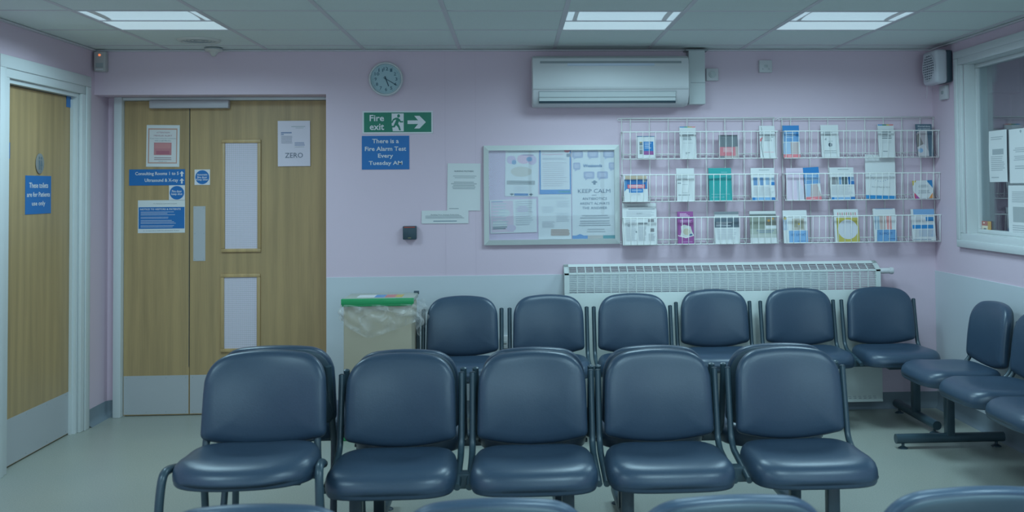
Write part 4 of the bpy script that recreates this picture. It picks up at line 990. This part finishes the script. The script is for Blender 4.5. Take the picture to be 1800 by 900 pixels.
leaflet((1535.5, 366.5, 1575.5, 423.5), 'white booklet with beige and red panels over blue in the right rack',
    [('r', .05, .2, .25, .64, (130, 170, 196)), ('r', .27, .2, .52, .64, (144, 152, 156)), ('r', .58, .2, .8, .64, (166, 134, 140)), ('r', .1, .65, 1, 1, (84, 142, 192)), ('r', .1, .0, .9, .012, (84, 142, 192)), ('r', .6, .92, .95, .94, (50, 96, 150))],
    [('SUPPORT', .52, .77, .6, .07, (50, 96, 150), True)], th=.016)
leaflet((1602, 367.5, 1644, 422.5), 'white leaflet with blue header and title strip, bottom right of the racks',
    [('r', .1, 0, 1, .18, (96, 152, 200)), ('r', .62, .25, .95, .38, (40, 122, 184)), ('r', .03, .5, .92, .62, (34, 124, 190)), ('r', .3, .65, .95, .88, (134, 170, 196)), ('r', .03, .95, .8, .97, (90, 122, 150))] + lines(.15, .55, .25, .42, 5, LT) + lines(.1, .9, .66, .9, 5, LT), th=.01)

# ------------------------------------------------------------------ recycling bin
b0 = at(601, 524, 1, 5.81); b1 = at(726, 524, 1, 5.81)
bwid = b1.x-b0.x; bcx = (b0.x+b1.x)/2
bn = empty('waste_bin', (bcx, 5.97, 0), 0, 'beige bin with green lid rim and clear bag beside the double doors', 'bin')
BE = mat('beige_metal', (128, 142, 131), .5)
bm = nb(); box(bm, -bwid/2+.008, bwid/2-.008, -.155, .15, .03, .765, bev=.008, seg=3); obj('body', bm, BE, bn, smooth=True, angle=35)
bm = nb(); box(bm, -bwid/2+.004, bwid/2-.004, -.165, .155, 0, .032, bev=.006); obj('base', bm, pc((24, 128, 82)), bn, smooth=True, angle=35)
bm = nb(); box(bm, -bwid/2-.045, -bwid/2+.02, -.16, -.10, .0, .035, bev=.006); obj('pedal', bm, pc((24, 128, 82)), bn, smooth=True, angle=35)
bm = nb(); box(bm, -bwid/2-.004, bwid/2+.004, -.17, -.145, .772, .805, bev=.003); box(bm, -bwid/2, bwid/2-.004, -.168, -.15, .762, .775, bev=.002)
obj('lid_rim', bm, mat('bin_green', (26, 132, 84), .4), bn, smooth=True, angle=35)
bm = nb(); box(bm, -bwid/2, bwid/2, -.148, .158, .778, .803, bev=.004)
ld = obj('lid', bm, mat('bin_lid', (124, 152, 150), .4), bn, smooth=True, angle=35)
bm = nb(); mats = [PAPER, pc((80, 136, 190)), pc((150, 110, 116)), pc((148, 150, 90))]
for (a, b, mi) in ((-.13, -.03, 0), (-.03, .03, 1), (.03, .09, 2), (.09, .13, 3)): box(bm, a, b, -.085, .05, .8032, .8045, mi=mi)
obj('lid_sticker', bm, mats, ld)
bm = nb(); cyl(bm, (bwid/2-.01, .15, .805), .01, .03, 'X', n=14); obj('hinge', bm, SHELL, ld)
obj('rear_bracket', bx(bwid/2-.006, bwid/2+.012, .09, .14, .3, .66, bev=.002), DARK, bn)
# clear bag folded over the rim, hanging in a V at the front
bm = nb(); NX, NZ = 60, 22
def perim(t):   # t 0..1 round left-front-right
    d = .31; Lw = bwid+.012; tot = 2*d+Lw; s = t*tot
    if s < d: return (-Lw/2, .15-s, 0)
    if s < d+Lw: return (-Lw/2+(s-d), -.160, 1)
    return (Lw/2, -.160+(s-d-Lw), 0)
rnd = random.Random(3); ph = [rnd.random()*6 for _ in range(6)]
grid = []
for i in range(NX+1):
    t = i/NX; x, y, fr = perim(t); col_ = []
    u = min(1, max(0, (x+bwid/2)/bwid))
    if fr: dep = .10+.095*max(0, 1-abs(u-.37)/(.37 if u < .37 else .63))**.8 if True else 0
    else: dep = .10+(.02 if t < .5 else .12)*(.5+.5*math.sin(y*30+1))
    for k in range(NZ+1):
        v = k/NZ; bulge = .004+.024*math.sin(PI*min(1, v*1.15))*(.6+.4*math.sin(t*37+ph[0]))+.010*math.sin(t*70+v*6+ph[1])*v + .006*math.sin(v*14-t*40+ph[2])
        n = (0, -1) if fr else ((-1, 0) if t < .5 else (1, 0))
        if abs(x) > bwid/2-.02 and fr: n = (math.copysign(.7, x), -.7)
        bulge = max(.002, bulge*(2.2 if (not fr and t > .5) else 1))
        col_.append(bm.verts.new((x+n[0]*bulge, y+n[1]*bulge, .772-dep*v)))
    grid.append(col_)
for i in range(NX):
    for k in range(NZ): bm.faces.new((grid[i][k], grid[i+1][k], grid[i+1][k+1], grid[i][k+1]))
lin_ = obj('clear_bin_bag', bm, FILM, smooth=True); lin_.location = (bcx, 5.97, 0); tag(lin_, 'clear plastic liner hanging in folds from under the green bin lid', 'bin bag')

# ------------------------------------------------------------------ chairs
def seat_pad(w, d, th=.078, dish=.008, front=.012, nf=4.6, taper=.03, lift=.012):
    """seat cushion, front at -y, underside z=0"""
    out = []
    N = 80
    for k in range(N):
        t = 2*PI*k/N; c, s = math.cos(t), math.sin(t)
        n = 3.4 if s > 0 else nf
        x = w/2*math.copysign(abs(c)**(2/n), c); y = d/2*math.copysign(abs(s)**(2/n), s)
        x *= 1-taper*(y/d+.5)
        if s < 0: y -= front*(1-(2*x/w)**2)
        out.append((x, y))
    prof = [(0, .004), (.9, .002), (.975, .0), (.99, .006), (.992, .012), (1.0, .016), (1.004, .030), (.998, .044), (.975, .058), (.93, .069), (.86, .0755), (.76, .078), (.6, .077), (.4, .075), (.2, .074), (0, .0738)]
    prof = [(a, b*th/.078) for a, b in prof]
    def fn(v):
        yy = v.y/d
        if v.z > th*.3:
            v.z += lift*max(0, yy)*2*abs(2*v.x/w)**2 - dish*math.exp(-((yy-.1)/.25)**2-(2*v.x/w/.6)**2) - .014*max(0, -yy-.30)/.2
        return v
    return pillow(out, prof, fn=fn)
def back_outline(w, h, arch=.034, rt=.095, rb=.022):
    """arched top with broad shoulders, nearly square lower corners"""
    a, b = w/2, h/2
    c = [((-a, -b), rb), ((a, -b), rb), ((a*.965, b), rt), ((-a*.965, b), rt)]
    pts = []
    for i in range(4):
        (p, r_), q0, q1 = c[i], c[i-1][0], c[(i+1) % 4][0]
        P, A, B = Vector(p), Vector(q0), Vector(q1)
        s0 = P+(A-P).normalized()*r_; s1 = P+(B-P).normalized()*r_
        n = 14 if r_ > .05 else 7
        for k in range(n+1):
            t = k/n; pts.append(s0*(1-t)**2+P*2*t*(1-t)+s1*t*t)
        nx = c[(i+1) % 4]; e = Vector(nx[0])+(P-Vector(nx[0])).normalized()*nx[1]
        for k in range(1, 10): pts.append(s1.lerp(e, k/10))
    out = []
    for v in pts:
        x, z = v.x, v.y
        if z > 0: z -= arch*(x/a)**2*min(1, z/(b*.6))
        out.append((x, z))
    return out
def back_pad(w, h, sag=.022, curve=.03, top_n=2.9, thick=.05):
    """backrest cushion centred at origin, facing -y"""
    o = back_outline(w, h)
    front = [(1.0, 0), (1.003, -.008), (.998, -.018), (.985, -.027), (.955, -.035), (.9, -.041), (.8, -.046), (.6, -.049), (.35, -.0505), (0, -.051)]
    backp = [(0, .014), (.5, .0135), (.86, .012), (.95, .009), (.985, .006), (1.0, 0)]
    prof = [(a, b*thick/.05) for a, b in backp] + [(a, b*thick/.05) for a, b in front[1:]]
    def fn(v):
        x, z, y = v.x, v.y, v.z
        z -= sag*(1-(2*x/w)**2)*(1 if z < 0 else 0)*min(1, -2*z/h)
        x *= 1-.025*max(0, z/h)
        y += curve*(1-(2*x/w)**2) - .006*math.cos(z/h*PI)
        return Vector((x, y, z))
    return pillow(o, prof, fn=fn, soft=(w/2, h/2))
def back_shell(w, h, sag=.022, curve=.03):
    o = back_outline(w*.965, h*.955)
    prof = [(0, .022), (.7, .022), (.95, .020), (1.0, .012), (1.0, .004)]
    def fn(v):
        x, z, y = v.x, v.y, v.z
        z -= sag*(1-(2*x/w)**2)*(1 if z < 0 else 0)*min(1, -2*z/h)
        y += curve*(1-(2*x/w)**2) - .006*math.cos(z/h*PI)
        return Vector((x, y, z))
    return pillow(o, prof, fn=fn)
SW, SD = .460, .44; BW, BH = .425, .325
TILT = -.14
seat_me = None
cache = {}
def shared(key, maker, m, **k):
    if key not in cache:
        o = obj(key, maker(), m, **k); cache[key] = o.data; bpy.data.objects.remove(o)
    return cache[key]
def inst(name, me, parent, loc=(0, 0, 0), rot=(0, 0, 0)):
    o = bpy.data.objects.new(name, me); COL.objects.link(o); o.parent = parent; o.location = loc; o.rotation_euler = rot
    return o
def side_frame_bm():
    bm = nb()     # at side x=0: tube from the backrest top side down and forward beside the seat
    p = arcpath([(0, .255, .712), (0, .247, .66), (0, .205, .452), (0, .165, .415), (0, -.10, .372)], .06, 6)
    tube(bm, p, .0125, 10)
    q = [(0, .255, .712), (0, .256, .7155)]; tube(bm, q, [.0125, .006], 10)
    return bm
def pan_bm():
    bm = nb(); box(bm, -.13, .13, -.09, .13, .372, .382, bev=.002); box(bm, -.05, .05, -.06, .10, .33, .386)
    return bm
def link_bm():
    bm = nb(); box(bm, -.228, .228, .06, .085, .365, .378, bev=.002); box(bm, -.20, .20, -.075, -.055, .362, .376, bev=.002)
    return bm
def beam_seat(parent, x):
    inst('seat', shared('seat', lambda: seat_pad(SW, SD, .088), VINYL, smooth=True), parent, (x, -.005, .366), (-.025, 0, 0))
    b = inst('backrest', shared('backrest', lambda: back_pad(BW, BH, sag=.032), VINYL, smooth=True), parent, (x, .222, .633), (TILT, 0, 0))
    inst('back_shell', shared('back_shell', lambda: back_shell(BW, BH, sag=.032), SHELL, smooth=True), b)
    for s in (-1, 1):
        inst('side_frame', shared('side_frame', side_frame_bm, BLACK, smooth=True, angle=60), parent, (x+s*.231, 0, 0))
    inst('seat_support', shared('seat_support', lambda: (lambda a: a)(pan_bm()), BLACK), parent, (x, 0, 0))
    inst('cross_bracket', shared('cross_bracket', link_bm, BLACK), parent, (x, 0, 0))
def leg_bm():
    bm = nb(); box(bm, -.0225, .0225, -.0225, .0225, .055, .35, bev=.004)
    tube(bm, [(0, -.30, .052), (0, .30, .052)], .026, 16)
    return bm
def foot_bm():
    bm = nb()
    lathe(bm, [(.001, .030), (.008, .030), (.008, .012), (.014, .010), (.026, .003), (.027, 0), (.001, 0)], (0, 0, 0), 'Z', 20)
    return bm
def bench(loc, rz, xs, legs, label, group, skip_leg=()):
    t = empty('beam_seating', loc, rz, label, 'waiting room bench', group)
    a, b = min(xs)-.2, max(xs)+.2
    bm = nb(); box(bm, a, b, -.03, .03, .345, .398, bev=.004); obj('beam', bm, BLACK, t, smooth=True, angle=35)
    for x in xs: beam_seat(t, x)
    for x in legs:
        l = inst('leg', shared('leg', leg_bm, BLACK, smooth=True, angle=35), t, (x, 0, 0))
        for s in (-1, 1): inst('foot_pad', shared('foot_pad', foot_bm, SHELL, smooth=True, angle=40), l, (0, s*.26, 0))
    return t
GRP = 'navy vinyl beam seating in the waiting room'
# middle row facing the viewer: two pairs
bench((-.1875, 3.70, 0), 0, [-.2525, .2525], [-.39, .377], 'navy two-seat bench facing the viewer, next to the loose chair', GRP)
bench((.8075, 3.70, 0), 0, [-.2525, .2625], [-.40, .365], 'navy two-seat bench facing the viewer, at the right end of the middle row', GRP)
# middle row facing the back wall
bench((-.183, 4.305, 0), PI, [-.255, .255], [-.37, .392], 'navy two-seat bench facing the back wall, behind the left pair of the middle row', GRP)
bench((.818, 4.305, 0), PI, [-.255, .255], [-.382, .36], 'navy two-seat bench facing the back wall, behind the right pair of the middle row', GRP)
# back row against the wall: two threes
bench((.201, 5.775, 0), math.radians(.4), [-.51, 0, .505], [-.62, .60], 'navy three-seat bench against the wall beside the bin', GRP)
bench((1.76, 5.950, 0), math.radians(.3), [-.53, .0, .515], [-.62, .645], 'navy three-seat bench against the radiator near the right corner', GRP)
# right wall row facing left
bench((2.36, 4.585, 0), -PI/2, [-.75, -.25, .25, .75], [-.80, .80], 'navy bench along the right wall under the reception window', GRP)
# foreground row, backs towards the viewer
bench((.705, 2.335, 0), math.radians(1.6)+PI, [.262, -.262], [.39, -.39], 'nearest navy bench on the right, only its rounded back tops show at the bottom edge', GRP)
bench((-.292, 2.345, 0), PI, [.245, -.245], [.37, -.37], 'nearest navy bench on the left, only its rounded back tops show at the bottom edge', GRP)

# loose stacking chairs
def stacking_chair(loc, rz, label):
    t = empty('stacking_chair', loc, rz, label, 'chair', 'loose navy vinyl stacking chairs with black legs')
    def sp():
        bm = seat_pad(.495, .42, .080, .014, .042, 3.2, .10, .02); return bm
    inst('seat', shared('wide_seat', sp, VINYL, smooth=True), t, (0, .0, .440), (-.05, 0, 0))
    b = inst('backrest', shared('wide_backrest', lambda: back_pad(.452, .318, sag=.036, curve=.045, top_n=3.6, thick=.055), VINYL, smooth=True), t, (.008, .235, .674), (-.17, 0, 0))
    inst('back_shell', shared('wide_back_shell', lambda: back_shell(.452, .318, .036, .045), SHELL, smooth=True), b)
    for s in (-1, 1):
        bm = nb(); tube(bm, arcpath([(s*.272, -.205, .0), (s*.258, -.165, .42), (s*.254, -.145, .492), (s*.250, -.05, .486), (s*.235, .12, .435)], .05, 6), .0145, 10, flat=1.0)
        lg = obj('leg', bm, BLACK, t, smooth=True, angle=60)
        bm = nb(); cyl(bm, (s*.272, -.205, .008), .017, .016, n=16); obj('foot_cap', bm, SHELL, lg)
        bm = nb(); tube(bm, arcpath([(s*.215, .30, 0), (s*.205, .185, .43), (s*.20, .205, .50), (s*.195, .275, .74)], .06, 6), .0135, 10)
        lg = obj('leg', bm, BLACK, t, smooth=True, angle=60)
        bm = nb(); cyl(bm, (s*.215, .30, .008), .016, .016, n=16); obj('foot_cap', bm, SHELL, lg)
    bm = nb(); tube(bm, [(-.24, -.02, .432), (.24, -.02, .432)], .011, 8); tube(bm, [(-.21, .13, .425), (.21, .13, .425)], .011, 8)
    box(bm, -.19, .19, -.12, .15, .428, .440, bev=.003)
    obj('seat_frame', bm, BLACK, t, smooth=True, angle=40)
    return t
stacking_chair((-.925, 3.585, 0), math.radians(3), 'loose navy stacking chair with black legs facing the viewer at the left end')
stacking_chair((-.935, 4.26, 0), PI+math.radians(2), 'loose navy stacking chair turned away, half hidden behind the front stacking chair')
